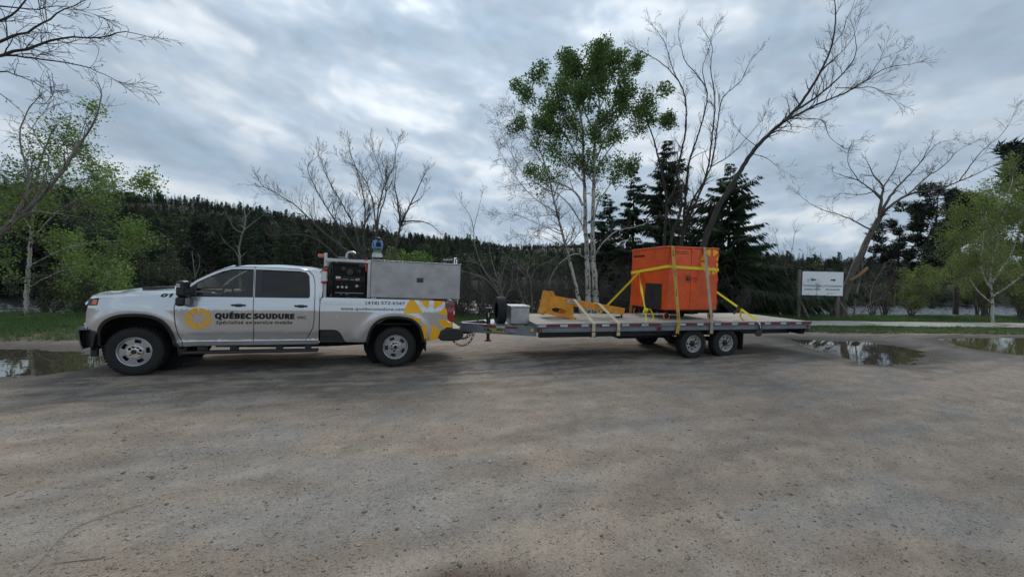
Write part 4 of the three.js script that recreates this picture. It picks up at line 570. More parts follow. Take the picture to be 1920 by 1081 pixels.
  const ch = new Geo(); for (const [P, s] of [[[[-1.84, -0.38, 0.3], [-1.73, -0.56, 0.36], [-1.56, -0.63, 0.34], [-1.37, -0.54, 0.3], [-1.26, -0.32, 0.25]], 1], [[[-1.78, -0.32, 0.1], [-1.6, -0.48, 0.12], [-1.42, -0.46, 0.16], [-1.28, -0.3, 0.2]], 1]]) { const c = new THREE.CatmullRomCurve3(P.map((p) => new THREE.Vector3(...p))), N = 17; for (let i = 0; i < N; i++) { const p = c.getPointAt((i + 0.5) / N), t = c.getTangentAt((i + 0.5) / N); const g = new THREE.TorusGeometry(0.024, 0.0075, 5, 10); g.scale(1.35, 1, 1); ch.add(g, p.x, p.y, p.z, i % 2 ? Math.PI / 2 : 0, 0, Math.atan2(t.y, t.x)); } } part(trailer, 'safety_chain', ch, MAT.rust);
  part(trailer, 'brake_cable', new Geo().tube([[-1.86, -0.24, 0.3], [-1.7, -0.4, 0.34], [-1.52, -0.46, 0.33], [-1.4, -0.34, 0.28], [-1.26, -0.3, 0.26], [-1.12, -0.32, 0.22]], 0.012).tube([[-1.2, -0.08, 0.2], [-1.12, 0.05, 0.25], [-1.05, 0.2, 0.25], [-1.0, 0.26, 0.22]], 0.012), MAT.black);
  const jk = part(trailer, 'jack', new Geo().cyl(0.052, 0.052, 0.62, -0.95, -0.03, ZC + 0.32, 0, 0, 0, 18).cyl(0.04, 0.04, 0.2, -0.95, -0.4, ZC + 0.32).cyl(0.09, 0.09, 0.02, -0.95, -0.5, ZC + 0.32).rb(0.16, 0.05, 0.16, -0.95, 0.28, ZC + 0.32, 0.015).bar([-0.95, 0.3, ZC + 0.4], [-1.12, 0.1, ZC + 0.45], 0.012), MAT.blackGloss); part(jk, 'jack_label', grid(4, 1, (u, v) => { const t = 1.2 + 0.6 * u; return [-0.95 - Math.cos(t) * 0.054, 0.08 + 0.1 * v, ZC + 0.32 + Math.sin(t) * 0.054]; }), MAT.white);
  // axles, springs, wheels
  const axg = new Geo(); for (const x of [4.27, 5.27]) axg.cyl(0.05, 0.05, 2.0, x, -0.565, ZC, Math.PI / 2).box(0.8, 0.04, 0.06, x, -0.48, 0.72).box(0.8, 0.04, 0.06, x, -0.48, -0.5); axg.box(0.12, 0.22, 0.1, 4.77, -0.42, 0.72).box(0.12, 0.22, 0.1, 4.77, -0.42, -0.5).box(0.1, 0.2, 0.1, 3.85, -0.42, 0.72).box(0.1, 0.2, 0.1, 5.7, -0.42, 0.72).box(1.4, 0.16, 0.9, 3.2, -0.42, ZC); part(trailer, 'axle', axg, MAT.under);
  const whl = new THREE.Group(); whl.name = 'wheel';
  const ty = new Geo(); ty.lathe([[0.215, -0.1], [0.27, -0.117], [0.335, -0.12], [0.375, -0.105], [0.389, -0.085], [0.383, -0.05], [0.39, -0.045], [0.39, -0.005], [0.383, 0], [0.39, 0.005], [0.39, 0.045], [0.383, 0.05], [0.389, 0.085], [0.375, 0.105], [0.335, 0.12], [0.30, 0.123], [0.27, 0.117], [0.215, 0.1]], 0, 0, 0, Math.PI / 2, 0, 0, 56); part(whl, 'tyre', ty, MAT.tyre);
  const rm = new Geo(); rm.lathe([[0.214, 0.1], [0.222, 0.107], [0.213, 0.113], [0.2, 0.1], [0.192, 0.07], [0.186, 0.03], [0.18, -0.08]], 0, 0, 0, Math.PI / 2, 0, 0, 44); const fs = new THREE.Shape(); fs.absarc(0, 0, 0.192, 0, Math.PI * 2); for (let q = 0; q < 8; q++) { const t = (q / 8) * Math.PI * 2; fs.holes.push(holeP([[Math.cos(t - 0.24) * 0.168, Math.sin(t - 0.24) * 0.168], [Math.cos(t + 0.24) * 0.168, Math.sin(t + 0.24) * 0.168], [Math.cos(t + 0.1) * 0.115, Math.sin(t + 0.1) * 0.115], [Math.cos(t - 0.1) * 0.115, Math.sin(t - 0.1) * 0.115]].reverse())); } rm.ex(fs, 0.02, 0, 0, 0.035, 0.004, 0, 0, 0, 30); part(whl, 'rim', rm, std([0.5, 0.51, 0.5], 0.5, 0.2, { map: again(TX.mottle, 0.4) }));
  part(whl, 'hub', new Geo().cyl(0.075, 0.06, 0.06, 0, 0, 0.07, Math.PI / 2, 0, 0, 18).cyl(0.045, 0.035, 0.07, 0, 0, 0.1, Math.PI / 2, 0, 0, 16), MAT.rust); const nt = new Geo(); for (let q = 0; q < 6; q++) nt.cyl(0.013, 0.013, 0.03, Math.cos(q * 1.047) * 0.09, Math.sin(q * 1.047) * 0.09, 0.065, Math.PI / 2, 0, 0, 6); part(whl, 'wheel_nut', nt, MAT.rust).userData.kind = 'stuff';
  [[4.27, 1.09, 0], [5.27, 1.09, 1], [4.27, -0.86, 0.5], [5.27, -0.86, 2]].forEach(([wx, wz, sp], i) => { const w = i ? whl.clone() : whl; trailer.add(w); w.position.set(wx, -0.565, wz); w.rotation.set(0, wz > 0 ? 0 : Math.PI, sp); });
  part(trailer, 'mud_flap', new Geo().rb(0.02, 0.46, 0.3, 5.78, -0.52, 1.08, 0.008), MAT.black); part(trailer, 'mud_flap', new Geo().rb(0.02, 0.46, 0.3, 5.78, -0.52, -0.86, 0.008), MAT.black);
}
{
  const o = aboard('spare_tyre', 'worn black spare tyre standing upright on the trailer tongue', 'tyre', [-0.66, -0.11, 0.42]);
  const t = new Geo(); t.lathe([[0.2, -0.09], [0.28, -0.108], [0.32, -0.104], [0.338, -0.09], [0.34, -0.062], [0.333, -0.058], [0.333, -0.05], [0.34, -0.046], [0.342, -0.018], [0.334, -0.014], [0.334, -0.006], [0.342, 0], [0.342, 0.02], [0.334, 0.024], [0.334, 0.034], [0.341, 0.038], [0.34, 0.062], [0.338, 0.09], [0.32, 0.104], [0.28, 0.108], [0.2, 0.09]], 0, 0.34, 0, 0, 0, Math.PI / 2, 52); part(o, 'tread', t, MAT.tyre); part(o, 'rim', new Geo().lathe([[0, 0.02], [0.1, 0.02], [0.16, -0.02], [0.2, -0.07], [0.205, -0.09], [0.19, -0.095]], 0, 0.34, 0, 0, 0, Math.PI / 2, 32), MAT.galv);
}
{
  const o = aboard('diamond_plate_toolbox', 'small diamond-plate toolbox on the tongue beside the spare tyre', 'toolbox', [-0.2, -0.085, 0.36]);
  part(o, 'body', new Geo().rb(0.47, 0.39, 0.5, 0, 0.2, 0, 0.012), MAT.diamond); part(o, 'lid', new Geo().rb(0.5, 0.05, 0.53, 0, 0.42, 0.0, 0.015), MAT.diamond); part(o, 'latch', new Geo().rb(0.03, 0.08, 0.012, -0.19, 0.37, 0.256, 0.004).rb(0.012, 0.39, 0.012, -0.225, 0.2, 0.25, 0.003), MAT.alu);
}
{ // lifting boom, lying tipped forward on its pocket frame
  const o = aboard('lifting_boom', 'yellow steel forklift jib boom lying on the front of the deck', 'lifting boom', [1.4, 0, 0.1]);
  const sh = (P) => P.map(([x, y]) => [x - 1.4, y]);
  const plate = poly(sh([[0.5, 0.13], [0.545, 0.27], [0.595, 0.5], [0.625, 0.67], [0.66, 0.71], [0.74, 0.712], [0.775, 0.69], [0.82, 0.59], [1.36, 0.505], [1.335, 0.32], [1.345, 0.06], [0.57, 0.19]])); plate.holes.push(holeP(round(sh([[0.735, 0.18], [0.745, 0.3], [1.135, 0.245], [1.145, 0.1]]), 2)));
  part(o, 'side_plate', new Geo().ex(plate, 0.016, 0, 0, 0.14, 0.003), MAT.yellowSteel); part(o, 'side_plate', new Geo().ex(plate, 0.016, 0, 0, -0.3, 0.003), MAT.yellowSteel);
  part(o, 'boom_tube', new Geo().ex(poly(sh([[0.8, 0.585], [2.845, 0.27], [2.805, 0.088], [1.3, 0.325], [0.78, 0.42]])), 0.24, 0, 0, -0.085, 0.008), MAT.yellowSteel);
  part(o, 'back_plate', new Geo().ex(poly(sh([[0.5, 0.13], [0.545, 0.27], [0.595, 0.5], [0.625, 0.67], [0.65, 0.66], [0.62, 0.5], [0.57, 0.27], [0.53, 0.12]])), 0.46, 0, 0, -0.31, 0.004).box(0.02, 0.3, 0.46, 0.56 - 1.4, 0.24, -0.08, 0, 0, -0.2), MAT.yellowSteel);
  for (const z of [0.2, -0.34]) part(o, 'fork_pocket', new Geo().rb(0.84, 0.07, 0.1, 0.975 - 1.4, 0.085, z, 0.006, 0, 0, -0.195), MAT.yellowSteel);
  const bt = new Geo(); for (const [x, y] of [[0.66, 0.66], [0.72, 0.66], [0.69, 0.62], [0.655, 0.58], [0.71, 0.585], [0.64, 0.47], [0.63, 0.36], [0.625, 0.26], [0.61, 0.2]]) bt.cyl(0.009, 0.009, 0.008, x - 1.4, y, 0.159, Math.PI / 2, 0, 0, 8); part(o, 'bolt_hole', bt, MAT.under).userData.kind = 'stuff';
  part(o, 'hook', new Geo().tor(0.055, 0.014, 2.79 - 1.4, 0.02, 0.0, Math.PI / 2 - 0.2).tor(0.05, 0.014, 2.68 - 1.4, 0.02, 0.04, Math.PI / 2).bar([2.8 - 1.4, 0.1, 0.03], [2.82 - 1.4, 0.02, 0.03], 0.02), MAT.under);
  part(o, 'maker_sticker', grid(1, 1, (u, v) => [1.13 - 1.4 + 0.34 * u, 0.405 + 0.1 * v - 0.052 * u, 0.1615]), sheet(0, 0, 340, 100, (c) => { c.fillStyle = '#cdbfae'; c.fillRect(0, 0, 340, 100); c.fillStyle = '#20160f'; c.font = 'italic bold 66px serif'; c.fillText('Caldwell', 12, 70); c.strokeStyle = '#5b2a1a'; c.lineWidth = 8; c.strokeRect(4, 4, 332, 92); }));
  part(o, 'warning_sticker', grid(1, 1, (u, v) => [1.5 - 1.4 + 0.15 * u, 0.385 + 0.045 * v - 0.023 * u, 0.158]), MAT.castorOrange);
}
{ // orange welding cabinet on castors
  const o = aboard('orange_cabinet', 'tall orange steel job cabinet on castors strapped to the deck', 'cabinet', [4.5, 0, -0.06]);
  const W = 1.6, D = 1.68, H = 1.68, y0 = 0.27, zf = D / 2;
  part(o, 'body', new Geo().rb(W, H - 0.05, D, 0, y0 + (H - 0.05) / 2, 0, 0.012), MAT.orange);
  part(o, 'top_rim', new Geo().rb(W + 0.03, 0.05, D + 0.03, 0, y0 + H - 0.022, 0, 0.01), MAT.orange); part(o, 'corner_post', new Geo().rb(0.02, H - 0.06, 0.014, -W / 2 + 0.014, y0 + H / 2 - 0.03, zf + 0.006, 0.004), MAT.orange);
  const d1 = part(o, 'door', new Geo().rb(0.7, H - 0.09, 0.022, -0.42, y0 + H / 2 - 0.025, zf + 0.008, 0.006), MAT.orange), d2 = part(o, 'door', new Geo().rb(0.84, H - 0.09, 0.022, 0.362, y0 + H / 2 - 0.025, zf + 0.008, 0.006), MAT.orange);
  part(d1, 'padlock', new Geo().rb(0.08, 0.09, 0.05, -0.16, 1.1, zf + 0.045, 0.02).tor(0.035, 0.009, -0.16, 1.16, zf + 0.045), MAT.steelDark); part(d2, 'hasp', new Geo().rb(0.16, 0.03, 0.02, 0.0, 1.16, zf + 0.03, 0.006).tor(0.05, 0.01, -0.09, 1.1, zf + 0.03).tor(0.05, 0.01, 0.1, 1.09, zf + 0.03).rb(0.06, 0.1, 0.02, -0.03, 1.86, zf + 0.025, 0.006), MAT.orange);
  const hg = new Geo(); for (const y of [0.5, 1.1, 1.75]) hg.cyl(0.014, 0.014, 0.12, -W / 2 + 0.01, y, zf + 0.016); for (const y of [0.5, 1.1, 1.75]) hg.cyl(0.014, 0.014, 0.12, W / 2 - 0.01, y, zf + 0.016); part(o, 'hinge', hg, MAT.orange);
  part(o, 'side_hatch', new Geo().rb(0.014, 1.02, 0.62, -W / 2 - 0.004, y0 + 0.53, -0.52, 0.005), MAT.orange);
  part(o, 'rubber_flap', new Geo().rb(0.025, 0.68, 0.74, -W / 2 - 0.014, y0 + 0.35, 0.3, 0.008, 0, 0, -0.03), MAT.black);
  part(o, 'side_logo', grid(1, 1, (u, v) => [-W / 2 - 0.003, 1.7 + 0.17 * v, -0.78 + 0.64 * u]), std(0xffffff, 0.5, 0, { transparent: true, map: canvas(640, 170, (c) => { c.clearRect(0, 0, 640, 170); c.fillStyle = c.strokeStyle = '#140a06'; c.lineWidth = 12; for (const x of [40, 160, 280]) { c.beginPath(); c.moveTo(x, 20); c.lineTo(x + 70, 90); c.stroke(); } c.beginPath(); c.moveTo(20, 110); c.lineTo(620, 110); c.lineTo(600, 165); c.lineTo(50, 165); c.fill(); }) }));
  part(o, 'lettering', grid(1, 1, (u, v) => [-0.6 + 0.46 * u, 1.73 + 0.11 * v, zf + 0.021]), std(0xffffff, 0.5, 0, { transparent: true, map: canvas(460, 110, (c) => { c.clearRect(0, 0, 460, 110); c.fillStyle = '#3a1106'; c.font = 'bold 46px sans-serif'; c.fillText('QUÉBEC SOUDURE', 8, 50, 440); c.fillRect(8, 74, 440, 12); }) }));
  part(o, 'star_emblem', grid(1, 1, (u, v) => [0.17 + 0.61 * u, 1.22 + 0.68 * v, zf + 0.021]), std(0xffffff, 0.5, 0, { transparent: true, map: canvas(610, 680, (c) => { c.clearRect(0, 0, 610, 680); c.fillStyle = '#fdb827'; const cx = 400, cy = 320, R = 355, r = 140; for (let k = 0; k < 8; k++) { const a = (k * Math.PI) / 4, m = a + Math.PI / 8, g = 0.07; c.beginPath(); c.moveTo(cx + Math.cos(m) * r, cy + Math.sin(m) * r); c.lineTo(cx + Math.cos(a + g) * R, cy + Math.sin(a + g) * R); c.lineTo(cx + Math.cos(a + Math.PI / 4 - g) * R, cy + Math.sin(a + Math.PI / 4 - g) * R); c.closePath(); c.fill(); } }) }));
  part(o, 'underframe', new Geo().box(1.5, 0.05, 1.56, 0, 0.248, 0).box(0.2, 0.1, 1.4, -0.4, 0.19, 0).box(0.2, 0.1, 1.4, 0.12, 0.19, 0).box(0.14, 0.12, 0.2, 0.35, 0.2, 0.5), MAT.under);
  for (const [x, z] of [[-0.7, 0.76], [0.74, 0.7], [-0.66, -0.74], [0.7, -0.74], [0.28, 0.08]]) { const big = x === 0.28; const c = part(o, 'castor', new Geo().box(0.1, 0.03, 0.1, x, 0.235, z).box(0.06, 0.14, 0.008, x, 0.17, z + 0.03).box(0.06, 0.14, 0.008, x, 0.17, z - 0.03).cyl(big ? 0.1 : 0.07, big ? 0.1 : 0.07, 0.046, x, big ? 0.1 : 0.1, z, Math.PI / 2), MAT.under); if (!big) part(c, 'castor_tread', new Geo().tor(0.08, 0.02, x, 0.1, z, 0, 0, 0, 28, 8), MAT.castorOrange); }
}
// webbing: a ribbon of given width along points, its width lying along w
function ribbon(P, w, width, t = 0.005, twist) {
  const g = grid(P.length - 1, 4, (u, v) => {
    const i = Math.round(u * (P.length - 1)), a = new THREE.Vector3(...P[Math.max(0, i - 1)]), b = new THREE.Vector3(...P[Math.min(P.length - 1, i + 1)]), T = b.sub(a).normalize(), W = new THREE.Vector3(...w); W.addScaledVector(T, -W.dot(T)).normalize(); if (twist) W.applyAxisAngle(T, twist(u));
    const N = T.clone().cross(W), k = [[-1, -1], [1, -1], [1, 1], [-1, 1], [-1, -1]][Math.round(v * 4)]; return new THREE.Vector3(...P[i]).addScaledVector(W, (k[0] * width) / 2).addScaledVector(N, (k[1] * t) / 2).toArray();
  }); return g.toNonIndexed();
}
const sub = (P, n) => { const o = []; for (let i = 0; i < P.length - 1; i++) for (let k = 0; k < n; k++) o.push(P[i].map((v, c) => lerp(v, P[i + 1][c], k / n))); o.push(P[P.length - 1]); return o; };
function flat(g) { g.computeVertexNormals(); return boxUV(g); }
{
  const S = (P, w, width, n, twist, t) => flat(ribbon(sub(P, n ?? 1), w, width, t, twist));
  const strap = (name, label, geo, mat, group) => { const o = aboard(name, label, 'strap', [0, 0, 0], group); part(o, 'webbing', geo, mat); return o; };
  const hook = (o, p) => part(o, 'hook', new Geo().tor(0.03, 0.008, ...p).rb(0.06, 0.03, 0.02, p[0], p[1] + 0.03, p[2], 0.006), MAT.chrome);
  strap('ratchet_strap', 'beige strap over the boom nearest its wide upright end', S([[1.42, -0.3, 1.292], [1.42, 0.0, 1.292], [1.35, 0.5, 0.262], [1.35, 0.5, -0.0], [1.42, 0.0, -1.06]], [1, 0, 0], 0.085), MAT.strapBeige);
  strap('ratchet_strap', 'beige strap over the middle of the boom nearer its thin tip', S([[2.07, -0.3, 1.292], [2.07, 0.0, 1.292], [2.05, 0.395, 0.262], [2.05, 0.395, 0.0], [2.07, 0.0, -1.06]], [1, 0, 0], 0.085), MAT.strapBeige);
  const g3 = strap('ratchet_strap', 'golden yellow strap printed in black running over the left cabinet door', S([[3.7, -0.27, 1.294], [3.74, 0.0, 1.294], [3.83, 1.958, 0.815], [3.85, 1.958, -0.93], [3.8, 0, -1.06]], [1, 0, 0], 0.09), MAT.strapGold);
  part(g3, 'printing', grid(1, 1, (u, v) => { const p = [lerp(3.83, 3.74, v), lerp(1.9, 0.1, v), lerp(0.815, 1.294, (1.958 - lerp(1.9, 0.1, v)) / 1.958)]; return [p[0] + (u - 0.5) * 0.06, p[1] + 0.001, p[2] + 0.006]; }), std(0xffffff, 0.8, 0, { transparent: true, map: canvas(64, 1900, (c) => { c.clearRect(0, 0, 64, 1900); c.fillStyle = '#1a1206'; c.font = 'bold 54px sans-serif'; for (const y of [1850, 1300, 760, 180]) { c.save(); c.translate(50, y); c.rotate(-Math.PI / 2); c.fillText('FASTER', 0, 0); c.restore(); } }) }));
  strap('ratchet_strap', 'faded tan strap running over the right cabinet door across the emblem', S([[4.72, -0.29, 1.294], [4.72, 0.0, 1.294], [4.82, 1.958, 0.815], [4.82, 1.958, -0.93], [4.75, 0, -1.06]], [1, 0, 0], 0.085), MAT.strapTan);
  strap('ratchet_strap', 'bright yellow belt strap wrapped round the middle of the orange cabinet', S([[3.69, 1.25, -0.9], [3.672, 1.41, 0.8], [3.7, 1.415, 0.822], [5.28, 1.365, 0.822], [5.31, 1.36, 0.8], [5.31, 1.25, -0.9], [3.69, 1.25, -0.912]], [0, 1, 0], 0.075, 3), MAT.strap);
  strap('ratchet_strap', 'bright yellow strap slanting from the cabinet down behind the boom', S([[3.66, 1.25, -0.44], [2.72, 0.0, -1.0]], [0, 1, 0.3], 0.06, 3), MAT.strap);
  const h = strap('ratchet_strap', 'twisted yellow strap hanging from the belt to the near deck edge', S([[3.655, 1.24, -0.42], [3.3, 0.75, 0.3], [2.98, 0.3, 0.98], [2.82, 0.02, 1.29]], [0.5, 0, -0.8], 0.06, 6, (u) => 2.6 * ss(0.05, 0.5, u)), MAT.strap);
  part(h, 'ratchet', new Geo().rb(0.12, 0.14, 0.06, 2.96, 0.27, 1.03, 0.02, 0.3), MAT.strap); part(h, 'ratchet_handle', new Geo().rb(0.1, 0.03, 0.05, 2.97, 0.24, 1.06, 0.01), MAT.steelDark); part(h, 'loose_tail', flat(ribbon(sub([[2.98, 0.3, 1.02], [3.1, 0.32, 1.0], [3.18, 0.2, 1.0], [3.2, 0.06, 1.02], [3.12, 0.008, 1.06]], 2), [0, 0.2, 1], 0.06)), MAT.strap); hook(h, [2.82, -0.01, 1.3]);
  const r = strap('ratchet_strap', 'yellow strap slanting from the cabinet to the deck edge behind wheels', S([[5.33, 1.3, -0.4], [6.19, 0.02, 1.27]], [0.4, 0.5, -0.3], 0.07, 4), MAT.strap);
  part(r, 'ratchet', new Geo().rb(0.14, 0.05, 0.07, 5.98, 0.33, 0.87, 0.015, 0, 0, -0.8).rb(0.22, 0.03, 0.05, 5.88, 0.24, 0.86, 0.01, 0, 0, 0.75), MAT.rust); part(r, 'loose_tail', flat(ribbon(sub([[6.0, 0.3, 0.9], [6.03, 0.1, 0.86], [6.06, 0.01, 0.9], [6.18, 0.008, 0.95]], 2), [0.2, 0, 1], 0.05)), MAT.strap); hook(r, [6.19, -0.01, 1.295]);
}
{
  const o = aboard('strap_hook_chain', 'small steel chain ends hanging from the deck edge behind the wheels', 'chain', [6.2, -0.05, 1.3]); part(o, 'link', new Geo().tor(0.03, 0.009, 0.0, 0.03, 0.0).tor(0.03, 0.009, 0.02, -0.03, 0.0, 0, 1.2).tor(0.028, 0.009, 0.06, -0.1, 0, 0, 0.4), MAT.chrome);
}

// ---------------------------------------------------------------- parking sign
{
  const o = thing('parking_sign', 'white parking direction sign on two grey wooden posts by the path', 'sign', [15.35, -0.3, -19.0]);
  const board = part(o, 'board', new Geo().rb(2.06, 1.22, 0.03, 0, 1.84, 0, 0.004, 0, 0, -0.012), MAT.frame);
  const f = grid(1, 1, (u, v) => [-1.01 + 2.02 * u, 1.255 + 1.17 * v - 0.024 * (u - 0.5), 0.017]);
  part(o, 'sign_face', f, std(0xffffff, 0.45, 0, { map: canvas(1400, 810, (c) => {
    c.fillStyle = '#f3f5f7'; c.fillRect(0, 0, 1400, 810); c.strokeStyle = '#b3bac2'; c.lineWidth = 3; c.beginPath(); c.moveTo(700, 0); c.lineTo(700, 810); c.stroke();
    c.fillStyle = '#2f3340'; c.font = 'bold 92px sans-serif';
    const mid = (s, x, y, w) => { const m = c.measureText(s).width; c.save(); c.translate(x - w / 2, y); c.scale(w / m, 1); c.fillText(s, 0, 0); c.restore(); };
    mid('STATIONNEMENT', 352, 520, 640); mid('LONGUE DURÉE', 352, 640, 580); mid('STATIONNEMENT', 1050, 520, 640); mid('RESTAURANT', 1050, 640, 500);
    const arrow = (x, y, d) => { c.save(); c.translate(x, y); c.scale(d, 1); c.beginPath(); c.moveTo(-90, 0); c.lineTo(-30, -62); c.lineTo(-30, -24); c.lineTo(85, -24); c.lineTo(85, 24); c.lineTo(-30, 24); c.lineTo(-30, 62); c.closePath(); c.fill(); c.restore(); };
    arrow(370, 280, 1); arrow(1050, 280, -1); c.fillRect(860, 730, 70, 22); c.fillStyle = '#8b8f98'; c.fillRect(960, 725, 210, 10); c.fillRect(960, 742, 120, 8);
    c.fillStyle = 'rgba(120,124,120,0.25)'; for (let i = 0; i < 60; i++) c.fillRect((i * 379) % 1400, (i * 211) % 810, 3 + (i % 5), 10 + ((i * 7) % 30));
  }) }));
  part(o, 'post', new Geo().rb(0.12, 2.75, 0.12, -1.08, 1.15, -0.08, 0.01, 0, 0, 0.01), MAT.barkLight); part(o, 'post', new Geo().rb(0.12, 2.1, 0.12, 0.86, 0.7, -0.08, 0.01), MAT.barkLight);
  part(o, 'brace', new Geo().bar([-1.12, 1.1, 0.0], [-0.78, -0.1, 0.4], 0.045, 5), MAT.barkLight); part(o, 'brace', new Geo().bar([0.9, 0.95, 0.0], [1.3, -0.1, 0.4], 0.035, 5), MAT.barkLight);
}

// ---------------------------------------------------------------- trees
class TubeBuf {
  constructor() { this.p = []; this.n = []; this.u = []; this.i = []; }
  add(pts, rad, sides) {
    const n = pts.length, T = new THREE.Vector3(), A = new THREE.Vector3(), B = new THREE.Vector3(), base0 = this.p.length / 3; let len = 0;
    const seedV = Math.abs(pts[1].y - pts[0].y) > 0.8 * pts[1].distanceTo(pts[0]) ? new THREE.Vector3(1, 0, 0) : new THREE.Vector3(0, 1, 0); A.copy(seedV);
    for (let k = 0; k < n; k++) {
      T.subVectors(pts[Math.min(n - 1, k + 1)], pts[Math.max(0, k - 1)]).normalize(); A.addScaledVector(T, -A.dot(T)); if (A.lengthSq() < 1e-6) A.set(0.3, 0.2, 0.9).addScaledVector(T, -0.5); A.normalize(); B.crossVectors(T, A); if (k) len += pts[k].distanceTo(pts[k - 1]);
      for (let s = 0; s <= sides; s++) { const a = (s / sides) * Math.PI * 2, c = Math.cos(a), d = Math.sin(a), nx = A.x * c + B.x * d, ny = A.y * c + B.y * d, nz = A.z * c + B.z * d; this.p.push(pts[k].x + nx * rad[k], pts[k].y + ny * rad[k], pts[k].z + nz * rad[k]); this.n.push(nx, ny, nz); this.u.push((s / sides) * 6.28 * rad[0], len); }
    }
    const w = sides + 1; for (let k = 0; k < n - 1; k++) for (let s = 0; s < sides; s++) { const a = base0 + k * w + s, b = a + 1, c = a + w, d = c + 1; this.i.push(a, b, c, b, d, c); }
  }
  geo() { const g = new THREE.BufferGeometry(); g.setAttribute('position', new THREE.Float32BufferAttribute(this.p, 3)); g.setAttribute('normal', new THREE.Float32BufferAttribute(this.n, 3)); g.setAttribute('uv', new THREE.Float32BufferAttribute(this.u, 2)); g.setIndex(this.i); return g; }
}
const rv = (r) => { const z = 2 * r() - 1, a = r() * 6.283, s = Math.sqrt(1 - z * z); return new THREE.Vector3(s * Math.cos(a), z, s * Math.sin(a)); };
// grow twigs from limbs; o = { n: twigs per metre, len, up, spread, levels, minR, from, droop }
function growTree(r, limbs, o) {
  const big = new TubeBuf(), tw = new TubeBuf(), tips = [];
  const branch = (p0, d0, L, r0, lev) => {
    const n = Math.max(3, Math.min(8, Math.ceil(L / 0.16))), pts = [p0.clone()], rad = [r0], d = d0.clone(), p = p0.clone(), st = L / n;
    const curl = rv(r).multiplyScalar(0.13 * o.wob);
    for (let k = 1; k <= n; k++) { d.addScaledVector(rv(r), 0.17 * o.wob).add(curl); d.y += (o.up - o.droop * (k / n)) * 0.16; d.normalize(); p.addScaledVector(d, st); pts.push(p.clone()); rad.push(Math.max(o.minR, r0 * (1 - 0.85 * (k / n)))); }
    tw.add(pts, rad, r0 > 0.018 ? 5 : 3); const m = lev < o.levels ? Math.round(L * o.n * (lev === 1 ? 1.25 : 1.1) + r() * 0.8) : 0;
    for (let q = 0; q < m; q++) { const t = 0.15 + 0.85 * r(), k = Math.min(n - 1, Math.floor(t * n)), a = pts[k], dd = pts[k + 1].clone().sub(a).normalize(); const pd = rv(r); pd.addScaledVector(dd, -pd.dot(dd)).normalize(); branch(a.clone().lerp(pts[k + 1], t * n - k), dd.multiplyScalar(1 - o.spread).addScaledVector(pd, o.spread).normalize(), L * (0.35 + 0.3 * r()) * (1.1 - 0.5 * t), Math.max(o.minR, rad[k] * 0.6), lev + 1); }
    if (lev >= o.levels - 1) for (let k = 1; k <= n; k++) tips.push([pts[k], d.clone()]);
  };
  limbs.forEach((l, li) => {
    const [r0, r1, ...c] = l, P = []; for (let i = 0; i < c.length; i += 3) P.push(new THREE.Vector3(c[i], c[i + 1], c[i + 2]));
    if (li === 0) P[0].y -= 0.35;
    const cu = new THREE.CatmullRomCurve3(P, false, 'centripetal'), L = cu.getLength(), n = Math.max(5, Math.ceil(L / 0.22)), pts = [], rad = [];
    for (let k = 0; k <= n; k++) { const t = k / n, q = cu.getPointAt(t); if (k && k < n) q.addScaledVector(rv(r), 0.012 + 0.1 * Math.min(0.12, lerp(r0, r1, t))); pts.push(q); let R = lerp(r0, r1, Math.pow(t, 0.8)); if (li === 0) R *= 1 + 0.35 * Math.exp(-t * L * 2.2); rad.push(R); }
    big.add(pts, rad, r0 > 0.08 ? 10 : r0 > 0.03 ? 7 : 5);
    const from = l === limbs[0] ? o.from : 0.15, m = Math.round(L * o.n * (1 - from));
    for (let q = 0; q < m; q++) { const t = from + (1 - from) * Math.pow(r(), 0.8), k = Math.min(n - 1, Math.floor(t * n)), dd = pts[k + 1].clone().sub(pts[k]).normalize(), pd = rv(r); pd.addScaledVector(dd, -pd.dot(dd)).normalize(); const bl = o.len * (0.35 + 0.85 * r()) * (1.15 - 0.55 * t) * clamp(L / 2.5, 0.45, 1.2); branch(pts[k].clone().lerp(pts[k + 1], t * n - k), dd.multiplyScalar(1 - o.spread).addScaledVector(pd, o.spread).normalize(), bl, clamp(rad[k] * 0.5, o.minR * 1.4, 0.028), 1); }
    for (let q = 0; q < 3; q++) branch(pts[n], pts[n].clone().sub(pts[n - 1]).normalize().addScaledVector(rv(r), 0.35).normalize(), o.len * (0.5 + 0.4 * r()), Math.max(o.minR, r1 * 0.8), 1);
  });
  return { trunk: big.geo(), twigs: tw.geo(), tips };
}
